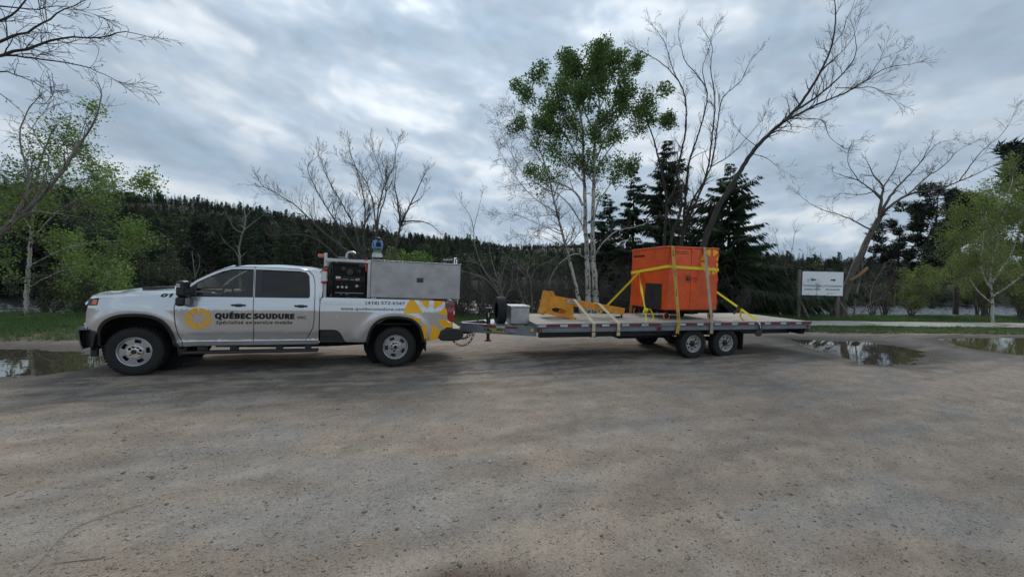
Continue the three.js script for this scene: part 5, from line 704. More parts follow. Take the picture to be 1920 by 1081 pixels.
// small folded leaves scattered round points
function leaves(r, tips, per, size, spread, keep = 1, clump = null) {
  const P = [], N = [], U = [], C = [];
  for (const [p] of tips) { if (r() > keep || (clump && clump(p) < 0)) continue; const tone = 0.62 + 0.6 * r() + 0.3 * n3(p.x * 0.9, p.y * 0.9, p.z * 0.9), warm = 0.9 + 0.3 * r(); for (let k = 0; k < per; k++) {
    const c = p.clone().addScaledVector(rv(r), spread * Math.cbrt(r())), a = rv(r), n = rv(r); n.y = Math.abs(n.y) + 0.4; n.addScaledVector(a, -n.dot(a)).normalize(); const b = n.clone().cross(a), s = size * (0.6 + 0.7 * r());
    const A = c.clone().addScaledVector(a, -s * 0.6), B = c.clone().addScaledVector(a, s * 0.6), L = c.clone().addScaledVector(b, s * 0.42).addScaledVector(n, 0.16 * s), R = c.clone().addScaledVector(b, -s * 0.42).addScaledVector(n, 0.16 * s);
    for (const t of [[A, R, B], [A, B, L]]) { const nn = t[1].clone().sub(t[0]).cross(t[2].clone().sub(t[0])).normalize(); for (const v of t) { P.push(v.x, v.y, v.z); N.push(nn.x, nn.y, nn.z); U.push(v.x, v.y + v.z); C.push(tone * warm, tone, tone * 0.95); } }
  } }
  const g = new THREE.BufferGeometry(); g.setAttribute('color', new THREE.Float32BufferAttribute(C, 3)); g.setAttribute('position', new THREE.Float32BufferAttribute(P, 3)); g.setAttribute('normal', new THREE.Float32BufferAttribute(N, 3)); g.setAttribute('uv', new THREE.Float32BufferAttribute(U, 2)); return g;
}
const LIMBS = {
  leftbirch: { base: [-18.17, -0.06, -14.3], limbs: [
    [0.085, 0.02, 0.0, 0.0, 0.0, 0.02, 1.39, -0.07, 0.13, 2.99, -0.14, 0.22, 4.58, -0.19, 0.44, 5.99, -0.27, 0.88, 6.98, -0.26],
    [0.028, 0.012, 0.31, 2.98, 0.0, 1.58, 4.05, 0.17, 3.49, 4.64, 0.65, 4.97, 4.9, 0.81],
    [0.026, 0.012, 0.17, 1.99, 0.0, 0.86, 2.62, -0.41, 1.84, 2.95, -0.64, 2.93, 3.09, -1.0],
    [0.05, 0.012, 0.4, 3.96, 0.0, 1.25, 5.36, -0.07, 1.69, 6.51, -0.33, 2.0, 7.55, -0.44],
    [0.024, 0.01, 0.1, 1.2, 0.0, 1.58, 1.81, 0.22, 3.0, 2.01, 0.45, 4.24, 1.64, 0.82],
    [0.04, 0.01, 0.38, 3.37, 0.0, -0.67, 4.38, -0.23, -2.07, 5.24, -0.55],
    [0.035, 0.01, 0.45, 4.35, 0.0, 1.25, 5.26, -0.5, 2.09, 5.46, -0.86, 2.76, 5.32, -1.12],
  ] },
  leaning: { base: [-17.64, -0.28, -11.0], limbs: [
    [0.11, 0.015, 0.0, 0.0, 0.0, 0.72, 1.69, -0.18, 1.91, 2.63, -0.14, 2.56, 3.25, -0.37, 3.53, 3.99, -0.36, 4.25, 4.87, -0.44, 4.55, 5.91, -0.76, 5.14, 6.77, -0.72, 5.16, 7.4, -0.83],
    [0.045, 0.01, 3.35, 3.43, 0.0, 3.4, 4.37, -0.36, 3.18, 5.05, -0.57, 2.82, 6.02, -0.67, 2.62, 7.05, -1.07, 2.8, 7.52, -1.21],
    [0.03, 0.008, 3.04, 3.09, 0.0, 3.93, 3.69, 0.09, 4.98, 3.66, 0.34, 5.66, 3.56, 0.29],
    [0.025, 0.006, 3.98, 3.93, 0.0, 4.26, 5.26, -0.18, 3.59, 6.23, -0.38, 3.86, 6.82, -0.49],
  ] },
  overhang: { base: [-13.2, -0.75, -8.5], limbs: [
    [0.17, 0.09, 0.0, 0.0, 0.0, 0.23, 3.21, -0.03, 0.34, 6.15, -0.12, 0.52, 8.46, -0.14, 0.61, 10.21, -0.21],
    [0.05, 0.006, 0.53, 6.33, 0.0, 1.39, 6.95, 0.02, 1.91, 7.28, -0.12, 2.36, 7.53, -0.28, 3.03, 7.71, -0.22, 3.66, 7.89, -0.47, 4.39, 8.02, -0.48, 4.75, 7.97, -0.55],
    [0.045, 0.006, 0.62, 7.01, 0.0, 2.08, 7.52, -0.0, 2.97, 7.67, 0.15, 3.79, 8.01, 0.27, 4.39, 8.23, 0.3],
    [0.03, 0.005, 1.37, 7.04, 0.0, 1.74, 7.33, -0.25, 2.75, 7.27, -0.29, 3.0, 7.39, -0.71, 3.65, 7.14, -0.69, 3.71, 7.11, -1.06],
    [0.02, 0.004, 1.47, 6.68, 0.0, 2.14, 6.83, 0.07, 3.04, 6.54, 0.42, 3.37, 6.4, 0.38, 3.94, 6.07, 0.63],
    [0.04, 0.01, 0.69, 7.35, 0.0, 1.85, 8.07, -0.19, 2.24, 8.35, -0.22, 2.33, 8.88, -0.39],
    [0.018, 0.004, 1.36, 6.79, 0.0, 1.94, 6.43, -0.07, 1.95, 6.2, -0.41],
    [0.014, 0.004, 2.81, 8.72, 0.0, 2.9, 8.29, -0.03, 2.72, 7.98, -0.26],
    [0.024, 0.004, 1.41, 8.03, 0.0, 1.68, 8.48, -0.33, 2.11, 8.54, -0.56, 2.64, 8.7, -0.64, 3.13, 8.68, -0.87],
  ] },
  slimdead: { base: [-17.08, -0.88, -24.0], limbs: [
    [0.1, 0.03, 0.0, 0.0, 0.0, 0.03, 3.0, -0.07, -0.06, 4.34, -0.19, 0.25, 5.17, -0.09, 0.28, 6.02, -0.3, 0.14, 6.63, -0.37],
    [0.04, 0.012, 0.09, 3.34, 0.0, -0.16, 3.99, 0.06, -0.39, 4.36, 0.41],
    [0.035, 0.012, 0.35, 5.26, 0.0, 0.61, 5.69, -0.31, 1.29, 6.2, -0.3],
    [0.035, 0.012, 0.31, 5.09, 0.0, 0.03, 5.29, 0.29, -0.22, 5.97, 0.47],
    [0.025, 0.01, 0.49, 6.05, 0.0, 0.69, 6.51, -0.2, 0.86, 6.77, -0.16],
  ] },
  fan690: { base: [-6.8, -0.39, -18.0], limbs: [
    [0.15, 0.1, -0.05, -0.0, 0.0, -0.15, 1.5, -0.15, -0.23, 2.75, -0.11],
    [0.12, 0.07, 0.45, 0.0, 0.0, 0.49, 2.01, -0.05, 0.41, 3.76, -0.16],
    [0.06, 0.012, -0.19, 2.7, 0.0, -1.04, 3.41, 0.32, -1.88, 4.15, 0.58, -2.71, 5.06, 0.8, -3.47, 5.59, 0.91, -4.06, 5.92, 1.08],
    [0.055, 0.01, -0.14, 2.75, 0.0, -0.84, 3.74, -0.08, -1.77, 4.99, -0.21, -2.71, 6.32, -0.6, -3.08, 7.29, -0.65, -2.69, 7.78, -0.78],
    [0.05, 0.01, -0.19, 2.7, 0.0, -0.67, 4.27, -0.29, -1.49, 5.59, -0.72, -2.4, 6.96, -1.13, -2.78, 7.76, -1.39],
    [0.055, 0.01, -0.09, 2.75, 0.0, -0.08, 3.98, 0.14, 0.06, 5.17, 0.36, -0.26, 6.63, 0.28, -0.5, 7.6, 0.61],
    [0.045, 0.01, 0.46, 3.63, 0.0, 0.32, 5.0, -0.12, -0.05, 6.28, -0.33, -0.58, 7.14, -0.29, -1.15, 7.53, -0.56],
    [0.05, 0.01, 0.46, 3.75, 0.0, 0.55, 4.97, 0.12, 1.0, 6.25, 0.42, 1.45, 7.03, 0.61, 1.66, 7.62, 0.99],
    [0.045, 0.01, 0.46, 3.75, 0.0, 0.54, 5.02, -0.21, 0.79, 6.05, -0.37, 0.36, 7.15, -0.76, 0.02, 8.06, -0.85],
    [0.04, 0.01, -0.09, 2.0, 0.0, -0.85, 2.49, 0.21, -1.79, 3.46, 0.28, -2.64, 3.91, 0.52, -3.51, 3.89, 0.69],
  ] },
  trunk740: { base: [-5.78, -0.45, -18.6], limbs: [
    [0.13, 0.015, 0.0, 0.0, 0.0, 0.03, 2.07, -0.07, 0.06, 3.37, -0.16, 0.28, 4.55, -0.31, 0.66, 5.46, -0.33, 1.17, 6.51, -0.37, 1.4, 7.11, -0.48],
    [0.05, 0.01, 0.36, 4.51, 0.0, 0.34, 5.49, 0.25, 0.22, 6.34, 0.36, 0.28, 7.2, 0.38],
    [0.045, 0.01, 0.49, 4.77, 0.0, 1.05, 4.85, -0.34, 1.67, 4.72, -0.5, 2.19, 4.27, -0.7],
    [0.04, 0.01, 0.16, 3.74, 0.0, -0.13, 4.33, 0.44, -0.47, 4.64, 0.9],
    [0.03, 0.008, 0.83, 5.54, 0.0, 1.35, 5.95, -0.15, 1.46, 6.54, -0.47],
  ] },
  brush945: { base: [-0.32, -0.3, -17.0], limbs: [
    [0.1, 0.06, 0.0, 0.0, 0.0, -0.11, 1.03, -0.14, -0.21, 1.63, -0.07],
    [0.04, 0.01, -0.15, 1.14, 0.0, -0.81, 1.89, 0.13, -1.4, 2.16, 0.33, -1.93, 2.25, 0.55],
    [0.035, 0.01, -0.2, 1.63, 0.0, -0.51, 2.43, -0.29, -0.72, 3.19, -0.56],
    [0.035, 0.01, -0.18, 1.75, 0.0, -0.02, 2.48, 0.18, 0.25, 3.1, 0.25],
    [0.04, 0.008, -0.27, 1.4, 0.0, -1.0, 2.45, -0.09, -1.35, 3.4, -0.28, -1.45, 4.14, -0.48, -1.59, 4.68, -0.61, -2.01, 5.31, -0.65],
    [0.018, 0.006, -1.4, 4.04, 0.0, -1.28, 4.7, -0.21, -1.08, 5.53, -0.24],
    [0.03, 0.008, -0.1, 0.81, 0.0, 0.31, 1.76, 0.15, 0.35, 2.45, 0.45, 0.64, 3.14, 0.49],
  ] },
  brush995: { base: [0.75, -0.36, -17.6], limbs: [
    [0.045, 0.012, -0.15, -0.0, 0.0, -0.26, 1.07, -0.04, -0.51, 1.8, -0.24, -0.46, 2.42, -0.29],
    [0.05, 0.01, 0.17, 0.0, 0.0, 0.16, 1.2, 0.0, 0.07, 1.94, 0.12, -0.08, 2.35, 0.17, 0.04, 3.02, 0.36, -0.18, 3.61, 0.37],
    [0.02, 0.006, 0.07, 1.94, 0.0, 0.43, 2.56, -0.31, 1.0, 2.82, -0.58],
    [0.02, 0.006, -0.08, 2.35, 0.0, -0.64, 2.78, 0.19, -1.01, 3.06, 0.22],
  ] },
  birchA: { base: [3.52, -0.32, -17.5], limbs: [
    [0.155, 0.03, 0.0, 0.0, 0.0, 0.0, 1.07, -0.11, -0.11, 3.02, -0.1, -0.19, 4.48, -0.19, -0.24, 5.94, -0.21, -0.34, 7.12, -0.13, -0.39, 8.52, -0.16, -0.61, 9.9, -0.09, -0.85, 11.2, -0.28],
    [0.06, 0.012, -0.36, 5.29, 0.0, -0.7, 5.81, 0.12, -1.47, 6.18, 0.46, -2.18, 6.15, 0.63, -3.0, 6.03, 0.85],
    [0.045, 0.01, -0.19, 3.98, 0.0, -0.63, 4.97, -0.23, -1.25, 5.7, -0.27, -1.83, 6.2, -0.59, -2.45, 6.77, -0.72],
    [0.03, 0.008, -0.15, 2.89, 0.0, -0.65, 3.12, 0.09, -1.15, 2.87, 0.27, -1.63, 2.39, 0.35, -1.87, 1.79, 0.43],
    [0.05, 0.01, -0.36, 6.84, 0.0, -0.92, 8.1, -0.23, -1.64, 9.23, -0.45, -2.51, 9.85, -0.49, -3.0, 10.46, -0.72],
    [0.045, 0.01, -0.41, 8.03, 0.0, -1.25, 9.06, 0.25, -1.98, 9.85, 0.43, -2.25, 10.46, 0.77],
    [0.04, 0.01, -0.44, 8.67, 0.0, -0.93, 9.82, -0.38, -1.27, 10.99, -0.7, -1.14, 12.02, -0.89],
    [0.04, 0.01, -0.35, 6.37, 0.0, -1.18, 7.33, -0.06, -2.15, 8.37, -0.07, -2.88, 8.78, -0.09],
  ] },
  birchB: { base: [3.91, -0.34, -17.7], limbs: [
    [0.16, 0.02, 0.0, 0.0, 0.0, -0.1, 1.58, 0.11, -0.23, 3.28, 0.09, -0.27, 4.97, 0.15, -0.26, 6.88, 0.17, -0.25, 8.28, 0.24, -0.08, 9.91, 0.16, -0.33, 11.28, 0.2, -0.26, 12.09, 0.17],
    [0.045, 0.01, -0.17, 4.99, 0.0, 0.1, 5.65, -0.25, 0.64, 6.42, -0.4, 1.31, 7.1, -0.8],
    [0.04, 0.01, -0.15, 3.05, 0.0, 0.27, 3.76, 0.32, 0.83, 4.18, 0.42, 1.59, 4.35, 0.65, 2.38, 4.71, 0.82],
    [0.05, 0.01, -0.19, 7.4, 0.0, 0.39, 8.59, -0.06, 1.06, 9.75, -0.38, 1.42, 10.8, -0.42, 1.55, 11.66, -0.49],
    [0.04, 0.01, -0.16, 8.36, 0.0, 0.56, 9.11, 0.17, 1.52, 9.78, 0.5, 2.29, 10.14, 0.59],
    [0.04, 0.01, -0.18, 6.92, 0.0, 0.69, 8.22, -0.26, 1.77, 9.23, -0.62, 3.03, 9.71, -1.01],
    [0.035, 0.01, -0.08, 9.58, 0.0, 0.24, 10.41, 0.37, 0.33, 10.92, 0.92],
    [0.035, 0.01, -0.09, 9.78, 0.0, -0.53, 10.83, -0.53, -0.85, 11.86, -0.93],
    [0.04, 0.01, -0.18, 8.56, 0.0, -0.66, 9.96, -0.44, -0.48, 11.19, -0.85, 0.39, 12.45, -1.42],
  ] },
  birchC: { base: [3.18, -0.28, -17.2], limbs: [
    [0.1, 0.015, 0.0, 0.0, 0.0, -0.17, 1.05, -0.08, -0.58, 2.73, -0.23, -0.91, 3.93, -0.3, -1.17, 4.89, -0.28, -1.42, 5.84, -0.28, -1.66, 6.84, -0.47, -2.04, 7.86, -0.32, -2.53, 8.84, -0.41],
    [0.025, 0.006, -0.95, 3.9, 0.0, -2.04, 4.33, 0.22, -2.86, 4.64, 0.44, -3.55, 4.69, 0.79],
    [0.028, 0.006, -1.2, 4.84, 0.0, -2.26, 5.58, -0.23, -3.11, 6.59, -0.49, -3.73, 7.57, -0.57],
    [0.028, 0.006, -1.45, 5.78, 0.0, -2.64, 6.44, 0.12, -3.36, 7.54, 0.27, -3.83, 8.53, 0.35],
    [0.025, 0.006, -1.7, 6.71, 0.0, -2.4, 8.0, -0.38, -3.01, 8.99, -0.5, -3.26, 9.63, -0.91],
    [0.022, 0.006, -0.77, 3.19, 0.0, -1.75, 3.81, -0.35, -2.59, 3.94, -0.52],
    [0.022, 0.006, -1.32, 5.31, 0.0, -0.85, 6.27, -0.08, -0.59, 7.54, -0.38, -0.84, 8.49, -0.4],
  ] },
  stems: { base: [7.82, -0.46, -19.0], limbs: [
    [0.12, 0.012, -0.24, -0.0, 0.0, -0.32, 4.01, -0.05, -0.24, 5.82, -0.09, -0.55, 7.93, -0.32, -1.2, 9.84, -0.26, -1.66, 10.72, -0.28, -2.33, 11.67, -0.39],
    [0.1, 0.01, -0.11, 1.16, 0.0, -0.07, 3.99, 0.17, 0.4, 5.86, 0.13, 0.1, 7.11, 0.25, 0.38, 9.06, 0.36, 0.43, 9.95, 0.32, 0.19, 11.22, 0.39, -0.7, 12.03, 0.66, -1.57, 12.64, 0.61, -2.17, 12.82, 0.75],
    [0.03, 0.008, 0.35, 11.4, 0.0, -0.05, 12.39, -0.2, -0.48, 13.75, -0.27, -1.08, 14.49, -0.24],
    [0.09, 0.01, 0.15, 1.17, 0.0, 0.57, 4.46, -0.07, 0.87, 7.91, -0.17, 1.55, 9.82, -0.5, 1.78, 11.41, -0.46, 1.32, 12.41, -0.67, 0.78, 13.14, -0.77, 0.47, 14.5, -0.93],
    [0.085, 0.01, 0.26, 1.17, 0.0, 0.58, 4.35, 0.03, 1.59, 7.18, 0.06, 1.75, 9.33, 0.26, 1.86, 10.79, 0.17, 1.53, 12.13, 0.33, 1.55, 13.3, 0.33, 1.15, 13.77, 0.44],
    [0.075, 0.01, 0.37, 1.17, 0.0, 0.78, 5.38, -0.05, 1.94, 7.69, -0.21, 2.24, 9.62, -0.29, 2.53, 11.13, -0.37, 3.48, 12.04, -0.56, 3.94, 12.99, -0.62, 4.38, 13.53, -0.59],
    [0.025, 0.007, 1.55, 11.19, 0.0, 1.36, 12.36, -0.11, 1.75, 13.5, -0.32, 2.13, 14.57, -0.6],
    [0.03, 0.007, 1.84, 7.63, 0.0, 2.72, 8.2, 0.11, 3.3, 8.88, 0.39, 3.87, 9.75, 0.72],
    [0.035, 0.008, -0.28, 5.8, 0.0, 0.49, 7.27, -0.37, 0.28, 8.65, -0.58],
  ] },
  bigleaning: { base: [8.29, -0.33, -18.0], limbs: [
    [0.2, 0.012, 0.0, 0.0, 0.0, 0.35, 2.11, -0.06, 0.76, 3.81, -0.14, 1.33, 5.34, -0.17, 1.95, 6.42, -0.18, 2.66, 7.56, -0.33, 3.13, 8.28, -0.25, 3.99, 9.12, -0.3, 4.94, 9.98, -0.45, 5.48, 10.8, -0.34, 6.14, 11.92, -0.41, 6.69, 13.08, -0.59, 6.72, 14.27, -0.45, 6.73, 15.89, -0.68],
    [0.06, 0.008, 4.62, 9.79, 0.0, 5.39, 10.28, 0.09, 6.23, 11.03, 0.3, 6.66, 11.58, 0.47, 6.94, 12.25, 0.49, 6.72, 13.01, 0.6],
    [0.06, 0.008, 4.17, 9.32, 0.0, 5.71, 10.13, -0.03, 7.14, 10.77, -0.23, 8.3, 11.48, -0.37, 9.25, 12.04, -0.48, 10.7, 12.34, -0.56],
    [0.025, 0.01, 3.79, 9.0, 0.0, 4.22, 9.02, 0.28, 4.9, 8.92, 0.38],
    [0.025, 0.006, 4.41, 9.47, 0.0, 5.6, 9.59, -0.27, 6.19, 9.51, -0.3, 6.74, 8.88, -0.54, 7.71, 8.45, -0.88],
    [0.022, 0.006, 6.49, 10.87, 0.0, 7.57, 10.98, -0.17, 8.52, 11.0, -0.24, 9.41, 10.43, -0.19],
    [0.02, 0.006, 2.77, 7.85, 0.0, 3.24, 7.63, 0.2, 3.71, 7.15, 0.39],
    [0.03, 0.006, 5.82, 11.7, 0.0, 6.65, 12.36, -0.32, 7.58, 13.42, -0.45, 7.84, 14.18, -0.49],
    [0.022, 0.006, 6.22, 12.73, 0.0, 6.69, 13.37, 0.02, 6.69, 13.92, 0.27, 7.19, 14.51, 0.27],
    [0.018, 0.005, 7.96, 11.29, 0.0, 8.87, 12.38, -0.31, 9.86, 12.84, -0.45],
    [0.02, 0.006, 2.98, 8.15, 0.0, 2.41, 8.69, -0.11, 2.22, 9.14, -0.35],
    [0.02, 0.006, 2.04, 6.7, 0.0, 2.68, 7.77, 0.1, 2.89, 8.84, 0.48],
  ] },
  rightdead: { base: [16.88, -0.5, -19.6], limbs: [
    [0.2, 0.12, 0.0, 0.0, 0.0, 0.14, 1.47, -0.05, 0.48, 2.6, -0.02, 0.81, 3.49, 0.02, 1.37, 4.51, -0.11, 1.71, 5.39, 0.01],
    [0.09, 0.01, 1.72, 5.39, 0.0, 1.76, 6.3, -0.01, 1.97, 6.98, -0.17, 1.54, 7.52, -0.2, 1.18, 8.35, -0.29],
    [0.045, 0.008, 1.76, 6.3, 0.0, 1.23, 6.7, 0.11, 0.38, 7.2, 0.19, -0.37, 7.38, 0.28, -1.24, 7.5, 0.59],
    [0.04, 0.008, 1.81, 6.89, 0.0, 2.24, 7.32, -0.22, 2.77, 7.92, -0.42, 3.36, 8.91, -0.72],
    [0.08, 0.008, 1.71, 5.47, 0.0, 2.08, 6.39, 0.08, 2.87, 7.34, 0.04, 3.36, 8.08, 0.26, 3.66, 8.95, 0.41],
    [0.075, 0.01, 1.84, 5.66, 0.0, 3.27, 6.61, -0.15, 4.58, 6.86, -0.12, 5.81, 7.25, -0.33, 7.2, 7.85, -0.4, 8.32, 8.41, -0.6],
    [0.03, 0.006, 5.67, 7.3, 0.0, 6.44, 8.66, 0.19, 7.22, 9.52, 0.37, 7.45, 10.44, 0.66],
    [0.04, 0.006, 3.12, 6.58, 0.0, 4.27, 7.55, -0.21, 5.15, 8.08, -0.34, 6.34, 9.06, -0.66, 7.32, 9.53, -0.8],
    [0.04, 0.006, 1.37, 4.74, 0.0, -0.14, 5.36, 0.21, -1.41, 5.71, 0.31, -2.27, 6.07, 0.41, -2.84, 6.51, 0.44],
    [0.03, 0.006, 1.39, 6.7, 0.0, 0.69, 6.54, -0.06, -0.09, 6.67, -0.32, -0.4, 6.53, -0.44],
    [0.015, 0.006, 1.27, 4.5, 0.0, 2.01, 4.85, -0.0, 2.56, 5.11, -0.24],
    [0.02, 0.005, 3.63, 8.16, 0.0, 4.55, 9.17, -0.05, 5.53, 9.39, -0.21],
    [0.022, 0.005, 0.55, 7.25, 0.0, -0.09, 8.23, 0.08, -0.03, 9.09, 0.26, 0.68, 9.2, 0.21],
  ] },
  rightbirch: { base: [22.62, -0.28, -18.0], limbs: [
    [0.055, 0.015, 0.0, 0.0, 0.0, 0.0, 1.2, -0.06, -0.14, 2.33, -0.08, 0.34, 3.97, -0.25, 0.53, 5.7, -0.13, 1.0, 7.0, -0.35],
    [0.04, 0.01, -0.14, 1.58, 0.0, -1.08, 2.69, 0.31, -1.25, 4.13, 0.48, -1.45, 5.33, 0.49],
    [0.05, 0.01, -0.16, 1.95, 0.0, 0.91, 3.22, -0.21, 1.4, 4.73, -0.27, 1.75, 6.27, -0.41],
    [0.035, 0.008, -0.05, 0.95, 0.0, -0.52, 1.69, -0.31, -0.93, 2.7, -0.44, -0.97, 3.74, -0.68],
    [0.03, 0.008, 0.02, 3.94, 0.0, -0.32, 4.96, -0.21, 0.39, 6.04, -0.63],
    [0.04, 0.008, -0.08, 1.33, 0.0, 0.57, 1.97, 0.2, 1.01, 2.71, 0.4, 1.09, 4.15, 0.54],
    [0.03, 0.008, -0.08, 3.2, 0.0, -1.01, 4.42, 0.07, -1.72, 4.88, 0.24],
  ] },
  deadleft: { base: [-15.65, -0.6, -19.0], limbs: [
    [0.04, 0.012, 0.0, 0.0, 0.0, -0.03, 1.59, -0.01, -0.06, 2.64, 0.02, -0.3, 3.17, -0.18],
    [0.02, 0.008, -0.01, 2.12, 0.0, 0.05, 2.65, -0.14, -0.0, 2.97, -0.27],
  ] },
  bare1470: { base: [15.72, -0.62, -20.5], limbs: [
    [0.045, 0.008, 0.0, 0.0, 0.0, -0.43, 1.31, -0.06, -0.84, 2.44, -0.23, -1.31, 3.58, -0.23, -1.51, 4.59, -0.32],
    [0.02, 0.006, -1.25, 3.01, 0.0, -0.95, 3.85, 0.13, -0.93, 4.68, 0.24],
    [0.02, 0.006, -1.47, 3.57, 0.0, -2.06, 4.08, -0.12, -2.46, 4.71, -0.2],
    [0.03, 0.006, -0.32, 0.88, 0.0, 0.13, 2.17, -0.09, 0.4, 3.61, -0.33],
  ] },
  broken: { base: [17.84, -0.54, -20.0], limbs: [
    [0.05, 0.02, 0.0, 0.0, 0.0, -0.0, 1.01, 0.08, 0.39, 2.12, -0.16, 0.46, 2.95, -0.1],
    [0.03, 0.01, 0.06, 1.14, 0.0, -0.18, 1.97, -0.21, -0.29, 2.53, -0.18],
    [0.03, 0.008, 1.11, 0.01, 0.0, 0.89, 1.29, -0.06, 1.23, 2.12, -0.23, 1.62, 2.83, -0.23],
    [0.03, 0.01, 0.31, 0.45, 0.0, 0.87, 1.01, -0.08, 1.52, 1.29, -0.19],
  ] },
};

const BARE = { n: 3.2, len: 1.0, up: 0.5, droop: 0.1, spread: 0.5, levels: 3, minR: 0.0042, from: 0.35, wob: 1 };
let seed = 100;
function tree(key, name, label, category, o, mats, extra) {
  const L = LIMBS[key], t = thing(name, label, category, L.base, 0, o.group), r = mulberry(seed++), g = growTree(r, L.limbs, { ...BARE, ...o });
  part(t, 'trunk', g.trunk, mats[0]); part(t, 'twigs', g.twigs, mats[1]).userData.kind = 'stuff'; if (extra) extra(t, g, r); return t;
}
tree('leaning', 'bare_tree', 'pale leafless tree leaning in from the left edge', 'tree', { n: 2.4, len: 1.0, spread: 0.55, levels: 3 }, [MAT.barkLight, MAT.twig]);
tree('overhang', 'bare_tree', 'dark bare branches hanging in at the upper left corner', 'tree', { n: 3.8, len: 0.8, up: 0.0, droop: -0.1, spread: 0.45, from: 0.9, levels: 3 }, [MAT.barkDark, MAT.twigDark]);
tree('slimdead', 'dead_tree', 'thin whitish dead tree standing behind the pickup cab roof', 'tree', { n: 1.3, len: 0.7, levels: 2, from: 0.5, minR: 0.008 }, [MAT.twigLight, MAT.twigLight]);
tree('fan690', 'bare_tree', 'many-stemmed bare tree fanning out behind the welding generator', 'tree', { n: 4.6, len: 1.1, up: 0.9, spread: 0.4 }, [MAT.bark, MAT.twig], (t, g, r) => (part(t, 'leaves', leaves(r, g.tips, 1, 0.05, 0.06, 0.012), MAT.leafFresh).userData.kind = 'stuff'));
tree('trunk740', 'bare_tree', 'single-trunk bare tree behind the aluminium toolbox', 'tree', { n: 4.4, len: 0.95, up: 0.7, spread: 0.42 }, [MAT.bark, MAT.twig]);
tree('brush945', 'bare_shrub', 'tall grey bare shrub behind the spare tyre', 'shrub', { n: 3.0, len: 0.9, up: 0.5, spread: 0.5, from: 0.1 }, [MAT.barkLight, MAT.twigLight]);
tree('brush995', 'bare_shrub', 'crooked thin bare shrub behind the small diamond-plate toolbox', 'shrub', { n: 3.0, len: 0.8, up: 0.3, from: 0.2 }, [MAT.barkLight, MAT.twigLight]);
const crownA = (p) => (p.y > 4.6 ? 1 : -1);
const foliage = (mat, per, size, spread, keep, clump) => (t, g, r) => { part(t, 'crown', leaves(r, g.tips, per, size, spread, keep, clump), mat).userData.kind = 'stuff'; };
tree('birchA', 'birch_tree', 'leafy white birch, left trunk of the tall pair', 'tree', { n: 3.3, len: 1.0, up: 0.15, droop: 0.25, spread: 0.55, from: 0.42 }, [MAT.birch, MAT.twig], foliage(MAT.leafBirch, 10, 0.084, 0.31, 1, (p) => Math.min(p.y - 6.7 + 1.3 * n3(p.x, p.y, p.z), n3(p.x * 0.75, p.y * 0.75 + 9, p.z * 0.75) + 0.52)));
tree('birchB', 'birch_tree', 'leafy white birch, right trunk of the tall pair', 'tree', { n: 3.4, len: 1.0, up: 0.15, droop: 0.25, spread: 0.55, from: 0.42 }, [MAT.birch, MAT.twig], foliage(MAT.leafBirch, 10, 0.084, 0.31, 1, (p) => Math.min(p.y - 6.4 + 1.3 * n3(p.x, p.y, p.z), n3(p.x * 0.75, p.y * 0.75 + 4, p.z * 0.75) + 0.52)));
tree('birchC', 'birch_tree', 'slender bare white birch leaning left of the leafy pair', 'tree', { n: 5.6, len: 1.2, up: 0.25, droop: 0.3, spread: 0.55, from: 0.3 }, [MAT.birch, MAT.twig], (t, g, r) => (part(t, 'leaves', leaves(r, g.tips, 1, 0.05, 0.1, 0.03, (p) => n3(p.x * 0.7, p.y * 0.7, p.z * 0.7) - 0.2), MAT.leafFresh).userData.kind = 'stuff'));
tree('stems', 'bare_tree', 'dark many-stemmed bare tree rising behind the orange cabinet', 'tree', { n: 3.2, len: 1.0, up: 0.8, spread: 0.4, from: 0.4 }, [MAT.barkDark, MAT.twigDark]);
tree('bigleaning', 'bare_tree', 'big dark bare tree leaning far to the right', 'tree', { n: 3.3, len: 1.25, up: 0.55, spread: 0.42, from: 0.5 }, [MAT.barkDark, MAT.twigDark]);
tree('rightdead', 'dead_tree', 'crooked dead tree with spreading limbs behind the sign', 'tree', { n: 4, len: 0.75, up: 0.4, spread: 0.5, from: 0.9, levels: 3 }, [MAT.bark, MAT.twigDark], (t) => part(t, 'broken_limb', new Geo().tube([[0.25, 2.2, 0.12], [0.6, 2.5, 0.25], [0.95, 2.85, 0.3]], 0.075, 7), std([0.36, 0.22, 0.1], 0.9, 0, { map: TX.mottle }), 'splintered yellowish broken limb'));
tree('deadleft', 'dead_sapling', 'thin dead sapling behind the pickup mirror', 'tree', { n: 3, len: 0.5, levels: 2 }, [MAT.twigLight, MAT.twigLight]);
tree('bare1470', 'bare_shrub', 'thin arching bare shrub left of the sign', 'shrub', { n: 3.2, len: 0.9, up: 0.8, spread: 0.4, from: 0.2 }, [MAT.bark, MAT.twig]);
tree('broken', 'dead_sapling', 'twisted pale dead stems right of the sign', 'tree', { n: 2.4, len: 0.7, levels: 2 }, [MAT.barkLight, MAT.twigLight]);
tree('leftbirch', 'birch_tree', 'leafy spring birch on the grass left of the pickup', 'tree', { n: 3.6, len: 1.2, up: 0.2, droop: 0.2, spread: 0.6, from: 0.15 }, [MAT.birch, MAT.twig], foliage(MAT.leafFresh, 5, 0.075, 0.28, 0.75, (p) => n3(p.x * 0.8, p.y * 0.8, p.z * 0.8) + 0.45));
tree('rightbirch', 'birch_tree', 'spring birch with thin yellow-green leaves at the right edge', 'tree', { n: 4, len: 1.2, up: 0.4, droop: 0.1, spread: 0.5, from: 0.25 }, [MAT.birch, MAT.twigLight], foliage(MAT.leafYellow, 6, 0.06, 0.26, 0.8, (p) => n3(p.x * 0.9, p.y * 0.9, p.z * 0.9) + 0.5));

